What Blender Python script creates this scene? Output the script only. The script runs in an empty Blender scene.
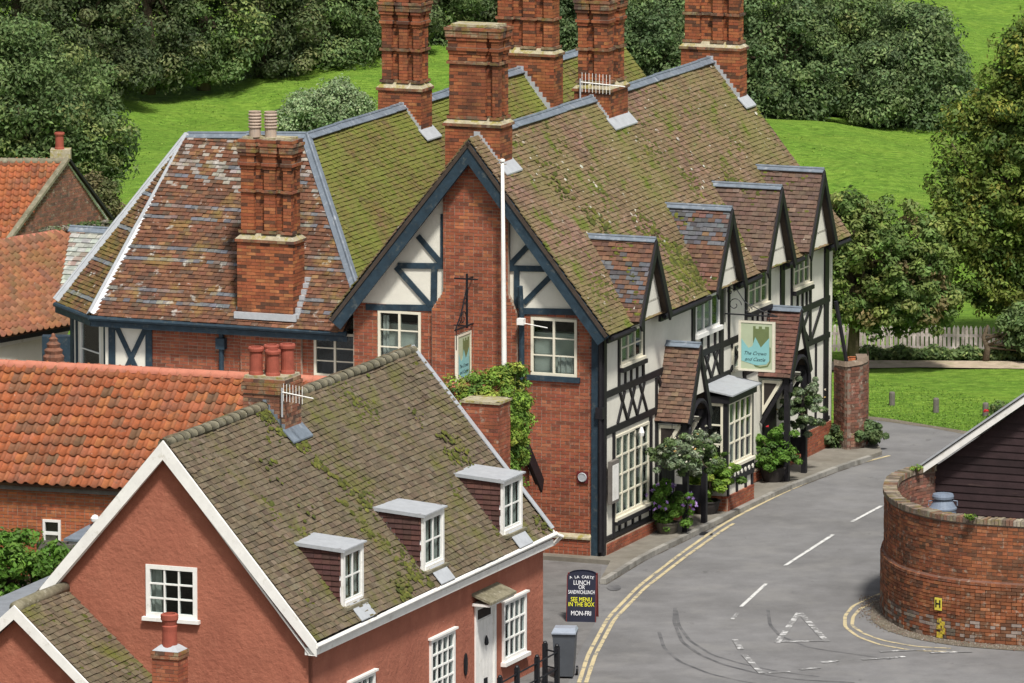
import bpy, bmesh, math, random
import numpy as np
from mathutils import Matrix, Vector

# ------------------------------------------------------------------ camera, world, sun, exposure
scene = bpy.context.scene
FPX, PITCH, CAMH = 7460.0, math.radians(9.0), 30.6
cam_d = bpy.data.cameras.new('camera'); cam = bpy.data.objects.new('camera', cam_d)
scene.collection.objects.link(cam); scene.camera = cam
cam.location = (0, 0, CAMH); cam.rotation_euler = (math.pi/2 - PITCH, 0, 0)
cam_d.sensor_width = 36; cam_d.lens = FPX/1024*36; cam_d.clip_start = 5; cam_d.clip_end = 6000
scene.render.resolution_x = 1024; scene.render.resolution_y = 683
SUN_EL, SUN_AZ = math.radians(58), math.radians(165)       # azimuth: direction the light comes FROM, clockwise from +Y
world = bpy.data.worlds.new('World'); scene.world = world; world.use_nodes = True
wn = world.node_tree; wn.nodes.clear()
sky = wn.nodes.new('ShaderNodeTexSky'); sky.sky_type = 'NISHITA'; sky.sun_disc = False
sky.sun_elevation = SUN_EL; sky.sun_rotation = SUN_AZ; sky.air_density = 1.0; sky.dust_density = 3.0; sky.ozone_density = 1.0
bg = wn.nodes.new('ShaderNodeBackground'); bg.inputs['Strength'].default_value = 0.082
hs = wn.nodes.new('ShaderNodeHueSaturation'); hs.inputs['Saturation'].default_value = 0.45
wo = wn.nodes.new('ShaderNodeOutputWorld')
wn.links.new(sky.outputs[0], hs.inputs['Color']); wn.links.new(hs.outputs[0], bg.inputs[0]); wn.links.new(bg.outputs[0], wo.inputs[0])
sd = bpy.data.lights.new('sun', 'SUN'); so = bpy.data.objects.new('sun', sd); scene.collection.objects.link(so)
sd.energy = 3.7; sd.angle = math.radians(7); sd.color = (1.0, 0.96, 0.9)
ldir = Vector((math.sin(SUN_AZ)*math.cos(SUN_EL), math.cos(SUN_AZ)*math.cos(SUN_EL), math.sin(SUN_EL)))
so.rotation_euler = ldir.to_track_quat('Z', 'Y').to_euler()
so.location = (0, 100, 80)
vs = scene.view_settings
vs.view_transform = 'Standard'; vs.look = 'None'; vs.exposure = 0.36; vs.gamma = 1.0

R = np.random.default_rng(7)
random.seed(7)

# ------------------------------------------------------------------ where things stand: photo measurements turned into metres
fw = np.array([0, math.cos(PITCH), -math.sin(PITCH)]); rt = np.array([1., 0, 0]); upv = np.array([0, math.sin(PITCH), math.cos(PITCH)])
CP = np.array([0, 0, CAMH])
def hit(x, y, n, k):
    d = fw*FPX + rt*(x-512) + upv*(341.5-y); n = np.array(n, float); return CP + (k-n@CP)/(n@d)*d
def gz(x, y, z=0.0): return hit(x, y, (0, 0, 1), z)
class Frame:
    """a plan frame: x along the front, y away from the street corner"""
    def __init__(s, o, deg):
        s.o = np.array(o, float); s.th = math.radians(deg)
        s.U = np.array([math.cos(s.th), -math.sin(s.th), 0]); s.V = np.array([math.sin(s.th), math.cos(s.th), 0])
    def loc(s, P): d = np.array(P)-s.o; return np.array([d@s.U, d@s.V, d[2]])
    def a(s, x, y, a): return s.loc(hit(x, y, s.U, a+s.U@s.o))
    def b(s, x, y, b): return s.loc(hit(x, y, s.V, b+s.V@s.o))
    def z(s, x, y, z): return s.loc(gz(x, y, z+s.o[2]))
    def w(s, a, b, z=0): return s.o + s.U*a + s.V*b + np.array([0, 0, z])

# ------------------------------------------------------------------ object helpers
COL = scene.collection
def tag(o, label=None, cat=None, group=None, kind=None):
    if label: o['label'] = label
    if cat: o['category'] = cat
    if group: o['group'] = group
    if kind: o['kind'] = kind
    return o
def empty(name, loc=(0, 0, 0), rz=0.0, label=None, cat=None, group=None):
    o = bpy.data.objects.new(name, None); COL.objects.link(o); o.location = loc; o.rotation_euler = (0, 0, rz)
    o.empty_display_size = 0.2
    return tag(o, label, cat, group)
def froot(name, F, label, cat, group=None): return empty(name, F.o, -F.th, label, cat, group)
def copy_tree(o, parent=None):
    c = o.copy(); COL.objects.link(c); c.parent = parent
    for ch in [k for k in bpy.data.objects if k.parent is o]: copy_tree(ch, c)
    return c
QUADS = np.array([[0, 3, 2, 1], [4, 5, 6, 7], [0, 1, 5, 4], [1, 2, 6, 5], [2, 3, 7, 6], [3, 0, 4, 7]])  # bottom top front(-Y) right back left
class MB:
    def __init__(s): s.v = []; s.q = []; s.ng = []; s.c = []; s.n = 0
    def add(s, V, Q=None, N=None, col=(1, 1, 1)):
        V = np.asarray(V, float).reshape(-1, 3); s.v.append(V)
        if Q is not None and len(Q): s.q.append(np.asarray(Q)+s.n)
        if N: s.ng += [[i+s.n for i in f] for f in N]
        c = np.asarray(col, float)
        s.c.append(np.tile(c, (len(V), 1)) if c.ndim == 1 else c); s.n += len(V); return s
    def hexa(s, o, X, Y, Z, col=(1, 1, 1), faces=(0, 1, 2, 3, 4, 5)):
        o, X, Y, Z = [np.atleast_2d(np.asarray(k, float)) for k in (o, X, Y, Z)]
        n = len(o); X = np.broadcast_to(X, (n, 3)); Y = np.broadcast_to(Y, (n, 3)); Z = np.broadcast_to(Z, (n, 3))
        V = np.stack([o, o+X, o+X+Y, o+Y, o+Z, o+X+Z, o+X+Y+Z, o+Y+Z], 1).reshape(-1, 3)
        Q = (np.arange(n)[:, None, None]*8 + QUADS[list(faces)][None]).reshape(-1, 4)
        c = np.asarray(col, float)
        if c.ndim == 2: c = np.repeat(c, 8, 0)
        return s.add(V, Q, col=c)
    def box(s, x0, y0, z0, x1, y1, z1, col=(1, 1, 1)): return s.hexa((x0, y0, z0), (x1-x0, 0, 0), (0, y1-y0, 0), (0, 0, z1-z0), col)
    def bar(s, p, q, w, d, nrm=(0, -1, 0), col=(1, 1, 1)):
        """rectangular bar from p to q: w wide across, d deep along nrm (centred across, starting at the line and going along nrm)"""
        p, q, nrm = np.array(p, float), np.array(q, float), np.array(nrm, float); t = q-p; L = np.linalg.norm(t); t /= L
        side = np.cross(t, nrm); side /= np.linalg.norm(side); nn = np.cross(side, t); nn = nn*np.sign(nn@nrm)
        return s.hexa(p-side*w/2, t*L, side*w, nn*d, col)
    def prism(s, P, ext, col=(1, 1, 1)):
        P = np.asarray(P, float); n = len(P); V = np.vstack([P, P+np.asarray(ext, float)])
        N = [list(range(n))[::-1], [i+n for i in range(n)]] + [[i, (i+1) % n, (i+1) % n+n, i+n] for i in range(n)]
        return s.add(V, N=N, col=col)
    def tube(s, pts, r, n=8, col=(1, 1, 1), cap=True):
        pts = [np.array(p, float) for p in pts]; rr = r if hasattr(r, '__len__') else [r]*len(pts); rings = []
        for i, p in enumerate(pts):
            t = pts[min(i+1, len(pts)-1)]-pts[max(i-1, 0)]; t /= max(np.linalg.norm(t), 1e-9)
            a = np.cross(t, (0, 0, 1)) if abs(t[2]) < .9 else np.cross(t, (1, 0, 0)); a /= np.linalg.norm(a); b = np.cross(t, a)
            ang = np.arange(n)*2*math.pi/n
            rings.append(p + rr[i]*(np.cos(ang)[:, None]*a + np.sin(ang)[:, None]*b))
        V = np.vstack(rings); Q = [[k*n+i, k*n+(i+1) % n, (k+1)*n+(i+1) % n, (k+1)*n+i] for k in range(len(pts)-1) for i in range(n)]
        N = [list(range(n))[::-1], [(len(pts)-1)*n+i for i in range(n)]] if cap else None
        return s.add(V, Q, N, col)
    def lathe(s, prof, c=(0, 0, 0), n=16, col=(1, 1, 1)):
        ang = np.arange(n)*2*math.pi/n
        V = np.vstack([np.stack([c[0]+r*np.cos(ang), c[1]+r*np.sin(ang), np.full(n, c[2]+z)], 1) for r, z in prof])
        Q = [[k*n+i, k*n+(i+1) % n, (k+1)*n+(i+1) % n, (k+1)*n+i] for k in range(len(prof)-1) for i in range(n)]
        return s.add(V, Q, [list(range(n))[::-1], [(len(prof)-1)*n+i for i in range(n)]], col)
    def build(s, name, mat, parent=None, kind=None, smooth=False, label=None):
        me = s.mesh(name, mat, smooth); o = bpy.data.objects.new(name, me); COL.objects.link(o); o.parent = parent
        return tag(o, label, None, None, kind)
    def mesh(s, name, mat, smooth=False):
        me = bpy.data.meshes.new(name)
        if s.n == 0: return me
        V = np.vstack(s.v); C = np.vstack(s.c)
        Q = np.vstack(s.q) if s.q else np.zeros((0, 4), int)
        lv = np.concatenate([Q.ravel(), np.array([i for f in s.ng for i in f], int)]).astype(np.int32)
        tot = np.concatenate([np.full(len(Q), 4), np.array([len(f) for f in s.ng], int)]).astype(np.int32)
        st = np.concatenate([[0], np.cumsum(tot)[:-1]]).astype(np.int32)
        me.vertices.add(len(V)); me.vertices.foreach_set('co', V.astype(np.float32).ravel())
        me.loops.add(len(lv)); me.loops.foreach_set('vertex_index', lv)
        me.polygons.add(len(tot)); me.polygons.foreach_set('loop_start', st)
        me.polygons.foreach_set('use_smooth', np.full(len(tot), bool(smooth)))
        me.update(calc_edges=True)
        at = me.attributes.new('tint', 'FLOAT_COLOR', 'POINT'); at.data.foreach_set('color', np.hstack([C, np.ones((len(C), 1))]).astype(np.float32).ravel())
        me.materials.append(mat); me.validate()
        return me

# ------------------------------------------------------------------ materials
def mat(name, base=None, rough=.85, vary=.25, vscale=3.0, bump=(40, .3, .01), layers=(), spec=.3, metal=0, tr=None):
    m = bpy.data.materials.new(name); m.use_nodes = True; nt = m.node_tree; N = nt.nodes; Lk = nt.links
    bs = N['Principled BSDF']; bs.inputs['Roughness'].default_value = rough; bs.inputs['Specular IOR Level'].default_value = spec; bs.inputs['Metallic'].default_value = metal
    geo = N.new('ShaderNodeNewGeometry')
    if base is None:
        at = N.new('ShaderNodeAttribute'); at.attribute_name = 'tint'; cur = at.outputs['Color']
    else:
        rg = N.new('ShaderNodeRGB'); rg.outputs[0].default_value = (*base, 1); cur = rg.outputs[0]
    def noise(sc, det=4, rg_=.6, stretch=None):
        nz = N.new('ShaderNodeTexNoise'); nz.inputs['Scale'].default_value = sc; nz.inputs['Detail'].default_value = det; nz.inputs['Roughness'].default_value = rg_
        if stretch:
            mp = N.new('ShaderNodeMapping'); mp.inputs['Scale'].default_value = stretch; Lk.new(geo.outputs['Position'], mp.inputs['Vector']); Lk.new(mp.outputs[0], nz.inputs['Vector'])
        else: Lk.new(geo.outputs['Position'], nz.inputs['Vector'])
        return nz.outputs['Fac']
    if vary:
        mr = N.new('ShaderNodeMapRange'); mr.inputs['From Min'].default_value = .3; mr.inputs['From Max'].default_value = .7
        mr.inputs['To Min'].default_value = 1-vary; mr.inputs['To Max'].default_value = 1+vary
        Lk.new(noise(vscale, 6, .7), mr.inputs['Value'])
        mx = N.new('ShaderNodeVectorMath'); mx.operation = 'SCALE'; Lk.new(cur, mx.inputs[0]); Lk.new(mr.outputs[0], mx.inputs['Scale']); cur = mx.outputs[0]
    for ly in layers:      # (colour, scale, centre, softness, opacity[, stretch])
        c, sc, ce, so_, op = ly[:5]
        mr = N.new('ShaderNodeMapRange'); mr.inputs['From Min'].default_value = ce-so_; mr.inputs['From Max'].default_value = ce+so_
        mr.inputs['To Min'].default_value = 0; mr.inputs['To Max'].default_value = op
        Lk.new(noise(sc, 6, .65, ly[5] if len(ly) > 5 else None), mr.inputs['Value'])
        mx = N.new('ShaderNodeMix'); mx.data_type = 'RGBA'; Lk.new(mr.outputs[0], mx.inputs[0]); Lk.new(cur, mx.inputs[6]); mx.inputs[7].default_value = (*c, 1); cur = mx.outputs[2]
    Lk.new(cur, bs.inputs['Base Color'])
    if bump:
        bp = N.new('ShaderNodeBump'); bp.inputs['Strength'].default_value = bump[1]; bp.inputs['Distance'].default_value = bump[2]
        Lk.new(noise(bump[0], 5, .65), bp.inputs['Height']); Lk.new(bp.outputs[0], bs.inputs['Normal'])
    if tr:      # leaves let some light through
        tl = N.new('ShaderNodeBsdfTranslucent'); Lk.new(cur, tl.inputs['Color']); ms = N.new('ShaderNodeMixShader'); ms.inputs[0].default_value = tr
        Lk.new(bs.outputs[0], ms.inputs[1]); Lk.new(tl.outputs[0], ms.inputs[2]); Lk.new(ms.outputs[0], N['Material Output'].inputs['Surface'])
    return m
WHITE_LICHEN = (.55, .52, .45); MOSS = (.10, .13, .015); OCHRE = (.30, .22, .05)
M = dict(
    gutter=mat('gutter silt', (.075, .065, .05), .95, .4, 4, (60, .6, .01), [((.17, .165, .16), 3, .56, .06, .9)]),
    moss=mat('moss', None, .95, .35, 20, (60, .8, .01)),
    brick=mat('brick', None, .9, .22, 6, (60, .4, .006), [((.42, .36, .28), 9, .66, .05, .35), ((.03, .02, .015), 1.3, .64, .12, .35)]),
    brick_old=mat('weathered brick', None, .9, .28, 5, (60, .5, .008), [((.42, .38, .30), 7, .62, .05, .55), ((.025, .02, .015), 1.0, .58, .14, .45)]),
    brick_stack=mat('stack brick', None, .9, .25, 6, (60, .5, .008), [((.30, .24, .10), 5, .67, .05, .4), ((.04, .025, .018), 1.4, .58, .14, .6, (1, 1, .6))]),
    brick_top=mat('lichened brick', None, .95, .25, 6, (50, .6, .01), [((.34, .30, .19), 6, .58, .06, .65), ((.20, .16, .03), 4, .58, .06, .6), ((.05, .04, .035), 3, .58, .06, .6)]),
    mortar=mat('mortar', (.36, .28, .215), .95, .3, 4, (80, .4, .005)),
    mortar_dark=mat('sooty mortar', (.20, .15, .115), .95, .3, 4, (80, .4, .005)),
    plaster=mat('cream plaster', (.72, .70, .61), .9, .07, 2, (30, .35, .01), [((.40, .38, .33), 2.2, .66, .1, .35, (1, 1, .35))]),
    stucco=mat('terracotta render', (.35, .125, .078), .92, .12, 1.2, (9, .8, .035), [((.27, .085, .055), .9, .60, .14, .5, (1.6, 1.6, .3)), ((.47, .19, .12), 2.6, .62, .08, .4), ((.20, .10, .07), 5, .70, .05, .35, (2, 2, .35))]),
    timber=mat('blue black painted timber', (.022, .042, .060), .6, .35, 5, (30, .5, .006), [((.11, .12, .11), 7, .62, .05, .5), ((.07, .05, .035), 3, .70, .04, .7)]),
    timber_black_shade=mat('black and shade toned timber', (.014, .013, .016), .55, .3, 6, (30, .3, .004), [((.05, .05, .05), 8, .66, .06, .4)]),  # black timber; on the street front its shade is put into this blacker colour
    white=mat('white paint', (.80, .79, .75), .5, .08, 4, (30, .2, .003), [((.45, .42, .34), 5, .64, .06, .45), ((.25, .25, .18), 2, .72, .05, .5)]),
    cream=mat('cream paint', (.70, .66, .53), .5, .08, 5, (30, .1, .002)),
    lead=mat('lead sheet', (.15, .18, .215), .5, .25, 5, (12, .4, .01), [((.45, .47, .48), 6, .64, .08, .5)], .5),
    lead_pale=mat('pale lead sheet', (.36, .38, .40), .5, .15, 5, (12, .4, .01), [((.25, .28, .33), 5, .62, .06, .6)], .5),
    dark_room=mat('dark interior', (.030, .024, .02), .9, .3, 3, None),
    curtain=mat('curtain', (.55, .53, .48), .9, .1, 8, (30, .4, .01)),
    iron=mat('black iron', (.010, .011, .014), .5, .2, 10, None),
    slate=mat('slate', None, .7, .3, 6, (30, .3, .005), [(WHITE_LICHEN, 6, .6, .05, .6)]),
    tile_moss=mat('mossy tiles', None, .95, .3, 7, (45, .7, .015), [((.16, .21, .03), .9, .46, .14, .6), (WHITE_LICHEN, 10, .69, .03, .5), (MOSS, 2.6, .60, .05, .8)]),
    tile_main=mat('weathered tiles', None, .95, .3, 7, (45, .7, .015), [((.15, .16, .040), .45, .50, .15, .65), ((.10, .065, .04), .7, .60, .10, .45), (WHITE_LICHEN, 6, .655, .03, .6), (MOSS, 1.5, .595, .04, .9)]),
    tile_red=mat('red brown tiles', None, .92, .3, 7, (45, .6, .012), [((.45, .43, .39), 4.2, .635, .035, .75), ((.06, .04, .035), 1.5, .60, .10, .5), (OCHRE, 1.6, .62, .08, .45)]),
    tile_red_moss=mat('ochre mossed tiles', None, .92, .3, 7, (45, .6, .012), [((.17, .15, .03), 1.4, .48, .1, .6), ((.66, .63, .58), 4, .66, .03, .7)]),
    tile_cot=mat('grey brown tiles', None, .95, .28, 8, (45, .7, .015), [((.10, .085, .055), .8, .58, .12, .45), ((.40, .39, .34), 12, .70, .03, .5), ((.11, .115, .02), .75, .585, .07, .85), ((.06, .055, .02), 3.5, .63, .05, .6)]),
    tile_dorm=mat('dark hung tiles', None, .9, .25, 8, (45, .5, .01), [(WHITE_LICHEN, 9, .72, .02, .6)]),
    pantile=mat('clay pantile', None, .8, .22, 8, (40, .35, .008), [((.07, .05, .038), 1.6, .60, .10, .6), ((.10, .07, .045), 9, .60, .06, .5), ((.45, .40, .32), 12, .68, .03, .5)], .35),
    pantile_old=mat('old clay pantile', None, .85, .28, 8, (40, .35, .008), [((.16, .12, .04), 1.5, .56, .1, .5), ((.40, .36, .3), 10, .68, .03, .4)]),
    ridge_clay=mat('clay ridge', (.46, .17, .11), .85, .2, 4, (30, .4, .01), [((.12, .10, .07), 4, .60, .08, .5)]),
    ridge_grey=mat('lichened ridge', (.21, .19, .13), .9, .25, 5, (30, .6, .02), [((.10, .09, .05), 3, .55, .08, .6), ((.42, .40, .32), 9, .62, .04, .5)]),
    pot=mat('terracotta pot', (.30, .075, .048), .75, .2, 6, (30, .2, .004)),
    pot_buff=mat('buff pot', (.42, .33, .26), .8, .2, 6, (30, .3, .005), [((.2, .2, .2), 6, .6, .06, .4)]),
    cement=mat('cement flaunching', (.36, .32, .22), .95, .3, 6, (25, .6, .02), [((.26, .22, .03), 5, .56, .06, .8), ((.6, .58, .5), 8, .62, .05, .5)]),
    asphalt=mat('asphalt', (.180, .178, .178), .88, .16, 1.5, (90, .6, .012), [((.11, .108, .106), .30, .54, .10, .6), ((.25, .245, .235), 24, .64, .03, .45), ((.225, .22, .21), .8, .58, .08, .5), ((.09, .088, .085), 2.2, .68, .03, .55, (1, .5, 1)), ((.08, .08, .08), 30, .66, .03, .4)]),
    asphalt_yard=mat('yard asphalt', (.15, .145, .14), .9, .2, 1.6, (90, .5, .01), [((.06, .055, .05), 1.2, .62, .1, .6), ((.26, .25, .23), 10, .64, .04, .35)]),
    paving=mat('worn concrete paving', (.20, .185, .155), .9, .2, 2, (60, .4, .008), [((.11, .095, .07), .9, .56, .12, .6), ((.08, .085, .03), 2.5, .66, .05, .5)]),
    kerb=mat('kerb stone', None, .9, .2, 4, (50, .5, .008), [((.10, .09, .07), 2.5, .58, .08, .6)]),
    dirt=mat('gritty dirt', (.17, .145, .11), .95, .35, 6, (50, .8, .03), [((.30, .27, .22), 14, .62, .05, .6), ((.07, .07, .03), 3, .60, .08, .6)]),
    path=mat('sandy path', (.42, .34, .25), .95, .2, 3, (40, .5, .02), [((.16, .18, .06), 1.6, .60, .08, .6)]),
    yline=mat('worn yellow line', (.50, .42, .25), .8, .15, 5, (90, .4, .006), [((.175, .17, .16), 6, .565, .04, .9)]),
    wline=mat('worn white line', (.60, .60, .58), .8, .1, 5, (90, .4, .006), [((.172, .17, .17), 9, .575, .04, .9)]),
    wline_faint=mat('very worn white line', (.55, .55, .54), .8, .1, 5, (90, .4, .006), [((.180, .178, .176), 6, .445, .05, .98)]),
    skid=mat('tyre rubber mark', (.085, .085, .088), .88, .2, 3, (90, .4, .006), [((.165, .163, .162), 2.5, .52, .12, .8)]),
    leaf=mat('leaves', None, .6, .15, 2, None, (), .25, 0, .3),
    petal=mat('petals', None, .7, .1, 9, None, (), .2, 0, .3),
    bark=mat('bark', (.10, .075, .05), .95, .35, 8, (20, .9, .03)),
    board=mat('dark weatherboard', None, .65, .3, 3, (14, .4, .01), [((.12, .08, .065), 5, .66, .06, .4, (.3, .3, 3))], .3),
    steel=mat('dull churn metal', (.17, .21, .27), .6, .2, 4, (10, .2, .004), [((.09, .08, .07), 8, .62, .06, .5)], .3),
    bin=mat('grey bin plastic', (.075, .083, .095), .5, .12, 3, (30, .1, .002), (), .4),
    bin_lid=mat('pale bin lid', (.30, .34, .40), .35, .15, 6, (30, .1, .002), (), .5),
    black_board=mat('blackboard', (.012, .014, .03), .6, .2, 6, None),
    maroon=mat('maroon wood', (.12, .02, .02), .55, .2, 8, None),
    chalk=mat('white chalk paint', (.78, .78, .80), .8, .1, 8, None), chalk_y=mat('yellow chalk paint', (.75, .72, .03), .8, .1, 8, None),
    sign_sage=mat('sage sign paint', (.44, .50, .34), .5, .06, 3, None), sign_blue=mat('pale blue sign paint', (.24, .50, .50), .5, .05, 3, None),
    sign_olive=mat('olive sign paint', (.15, .19, .08), .5, .12, 6, None), sign_ink=mat('sign ink', (.02, .04, .05), .5, 0, 1, None),
    sign_grey=mat('plaque grey', (.38, .40, .42), .5, .1, 20, None), yellow=mat('yellow plate', (.72, .62, .08), .5, .1, 9, None),
    felt=mat('grey roofing felt', (.20, .215, .235), .9, .15, 3, (40, .3, .01), [((.10, .11, .10), 2, .6, .08, .5)]),
    wood_grey=mat('silvered wood', (.15, .135, .12), .85, .25, 6, (30, .4, .01)),
    pale=mat('whitewashed paling', None, .8, .25, 5, (30, .3, .005), [((.20, .15, .12), 4, .58, .08, .5)]),
    flash=mat('bright lead flashing', (.40, .42, .44), .45, .12, 6, (12, .4, .01), [((.35, .37, .40), 4, .60, .06, .5)], .5),
)
def glass_mat():
    m = bpy.data.materials.new('window glass'); m.use_nodes = True; nt = m.node_tree; nt.nodes.clear(); N = nt.nodes; Lk = nt.links
    out = N.new('ShaderNodeOutputMaterial'); t = N.new('ShaderNodeBsdfTransparent'); t.inputs[0].default_value = (.75, .8, .8, 1)
    g = N.new('ShaderNodeBsdfGlossy'); g.inputs['Roughness'].default_value = .06; g.inputs[0].default_value = (.9, .95, 1, 1)
    nz = N.new('ShaderNodeTexNoise'); nz.inputs['Scale'].default_value = 2.5; bp = N.new('ShaderNodeBump'); bp.inputs['Strength'].default_value = .15; bp.inputs['Distance'].default_value = .05
    ge = N.new('ShaderNodeNewGeometry'); Lk.new(ge.outputs['Position'], nz.inputs['Vector']); Lk.new(nz.outputs['Fac'], bp.inputs['Height']); Lk.new(bp.outputs[0], g.inputs['Normal'])
    lw_ = N.new('ShaderNodeLayerWeight'); lw_.inputs[0].default_value = .5; pw = N.new('ShaderNodeMath'); pw.operation = 'POWER'; pw.inputs[1].default_value = 4.0; Lk.new(lw_.outputs['Facing'], pw.inputs[0])
    fr = N.new('ShaderNodeMath'); fr.operation = 'MULTIPLY_ADD'; fr.inputs[1].default_value = .35; fr.inputs[2].default_value = .025; Lk.new(pw.outputs[0], fr.inputs[0])
    mx = N.new('ShaderNodeMixShader'); Lk.new(fr.outputs[0], mx.inputs[0]); Lk.new(t.outputs[0], mx.inputs[1]); Lk.new(g.outputs[0], mx.inputs[2]); Lk.new(mx.outputs[0], out.inputs['Surface'])
    return m
M['glass'] = glass_mat()

# palettes (linear base colours): list of (weight, colour)
def pal(spec, n, jit=.13, calm=.32):
    w = np.array([s[0] for s in spec], float); w /= w.sum(); c = np.array([s[1] for s in spec]); mean = (c*w[:, None]).sum(0)
    return (c[R.choice(len(spec), n, p=w)]*(1-calm)+mean*calm)*(1+R.uniform(-jit, jit, (n, 1)))*(1+R.uniform(-.05, .05, (n, 3)))
PB = dict(
    pub=[(5, (0.271, 0.077, 0.040)), (4, (0.315, 0.100, 0.051)), (2, (0.219, 0.062, 0.035)), (1, (0.368, 0.136, 0.069)), (.6, (0.140, 0.052, 0.033))],
    stack=[(5, (0.313, 0.091, 0.038)), (4, (0.366, 0.126, 0.051)), (2, (0.236, 0.069, 0.034)), (1.2, (0.420, 0.178, 0.067)), (2.2, (0.044, 0.030, 0.024))],
    corbel=[(4, (.30, .105, .055)), (3, (.22, .11, .06)), (1, (.26, .20, .11)), (2, (.06, .045, .04))],
    wall=[(4, (0.259, 0.079, 0.034)), (4, (0.311, 0.112, 0.048)), (3, (0.190, 0.064, 0.031)), (2, (0.138, 0.071, 0.042)), (2, (0.362, 0.152, 0.068)), (1.5, (0.070, 0.043, 0.028))],
    garden=[(4, (.20, .085, .055)), (3, (.25, .10, .065)), (3, (.15, .075, .055)), (2, (.12, .065, .05)), (1, (.30, .17, .12))],
    far=[(4, (.22, .10, .07)), (3, (.28, .12, .08)), (3, (.16, .09, .07)), (1, (.10, .07, .06))],
    orange=[(4, (0.389, 0.117, 0.048)), (4, (0.443, 0.151, 0.060)), (2, (0.333, 0.097, 0.044))],
    coping=[(3, (.31, .27, .21)), (3, (.20, .16, .12)), (2, (.10, .08, .06)), (2, (.22, .10, .065))],
)

# ------------------------------------------------------------------ surfaces made of pieces
def crossings(poly, y):
    out = []
    n = len(poly)
    for i in range(n):
        (x0, y0), (x1, y1) = poly[i], poly[(i+1) % n]
        if (y0 <= y) != (y1 <= y): out.append((x0+(x1-x0)*(y-y0)/(y1-y0), i))
    return sorted(out)
def spans(poly, holes, y):
    xs = [c[0] for c in crossings(poly, y)]; iv = [(xs[i], xs[i+1]) for i in range(0, len(xs)-1, 2)]
    for (hx0, hy0, hx1, hy1) in holes:
        if hy0 < y < hy1:
            nv = []
            for a, b in iv:
                if hx1 <= a or hx0 >= b: nv.append((a, b)); continue
                if hx0 > a: nv.append((a, hx0))
                if hx1 < b: nv.append((hx1, b))
            iv = nv
    return iv
def slab(mb, poly, holes, O, S, T, N, thick, col=(1, 1, 1)):
    """solid wall with openings: polygon (s,t) with rectangular holes, front face at O, extruded back along -N"""
    O, S, T, N = [np.array(k, float) for k in (O, S, T, N)]
    ys = sorted(set([round(p[1], 5) for p in poly]+[round(h[k], 5) for h in holes for k in (1, 3)])); y_lo, y_hi = min(p[1] for p in poly), max(p[1] for p in poly)
    ys = [y for y in ys if y_lo-1e-4 <= y <= y_hi+1e-4]
    def ex(i, y):
        (x0, y0), (x1, y1) = poly[i], poly[(i+1) % len(poly)]; return x0+(x1-x0)*(y-y0)/(y1-y0)
    for a, b in zip(ys[:-1], ys[1:]):
        if b-a < 1e-5: continue
        m = (a+b)/2; cr = crossings(poly, m)
        for k in range(0, len(cr)-1, 2):
            segs = [((ex(cr[k][1], a), ex(cr[k][1], b)), (ex(cr[k+1][1], a), ex(cr[k+1][1], b)))]
            for h in holes:
                if h[1] < m < h[3]:
                    ns = []
                    for l, r in segs:
                        if h[2] <= min(l) or h[0] >= max(r): ns.append((l, r)); continue
                        if h[0] > max(l): ns.append((l, (h[0], h[0])))
                        if h[2] < min(r): ns.append(((h[2], h[2]), r))
                    segs = ns
            for l, r in segs:
                q = [O+S*x+T*y for x, y in ((l[0], a), (r[0], a), (r[1], b), (l[1], b))]
                mb.prism([q[0], q[1], q[2], q[3]], -N*thick, col)
    return mb
def emit(mb_name, parent, o, X, Y, Z, col, m, n_ind=0, piece='brick', rest='brickwork', F=None, faces=(0, 1, 2, 3, 4, 5), rank=None):
    """n_ind pieces (nearest the camera) as objects sharing mesh data, the rest joined"""
    n = len(o)
    if n_ind and n:
        key = rank if rank is not None else -(o@np.array([0, 1., 0]))
        order = np.argsort(-key)[:n_ind]; mask = np.zeros(n, bool); mask[order] = True
        kc = np.array([col[i] for i in R.choice(n, 14)]); vm = []
        for c in kc:
            b = MB(); b.hexa((0, 0, 0), (1, 0, 0), (0, 1, 0), (0, 0, 1), c); vm.append(b.mesh(piece, m))
        for i in order:
            k = int(np.argmin(((kc-col[i])**2).sum(1)+R.uniform(0, .002, len(kc))))
            ob = bpy.data.objects.new(piece, vm[k]); COL.objects.link(ob); ob.parent = parent
            mt = Matrix.Identity(4)
            for r_ in range(3): mt[r_][0], mt[r_][1], mt[r_][2], mt[r_][3] = X[i][r_], Y[i][r_], Z[i][r_], o[i][r_]
            ob.matrix_basis = mt
        o, X, Y, Z, col = o[~mask], X[~mask], Y[~mask], Z[~mask], col[~mask]
    if len(o):
        b = MB(); b.hexa(o, X, Y, Z, col, faces); return b.build(rest, m, parent, 'stuff')
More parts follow.
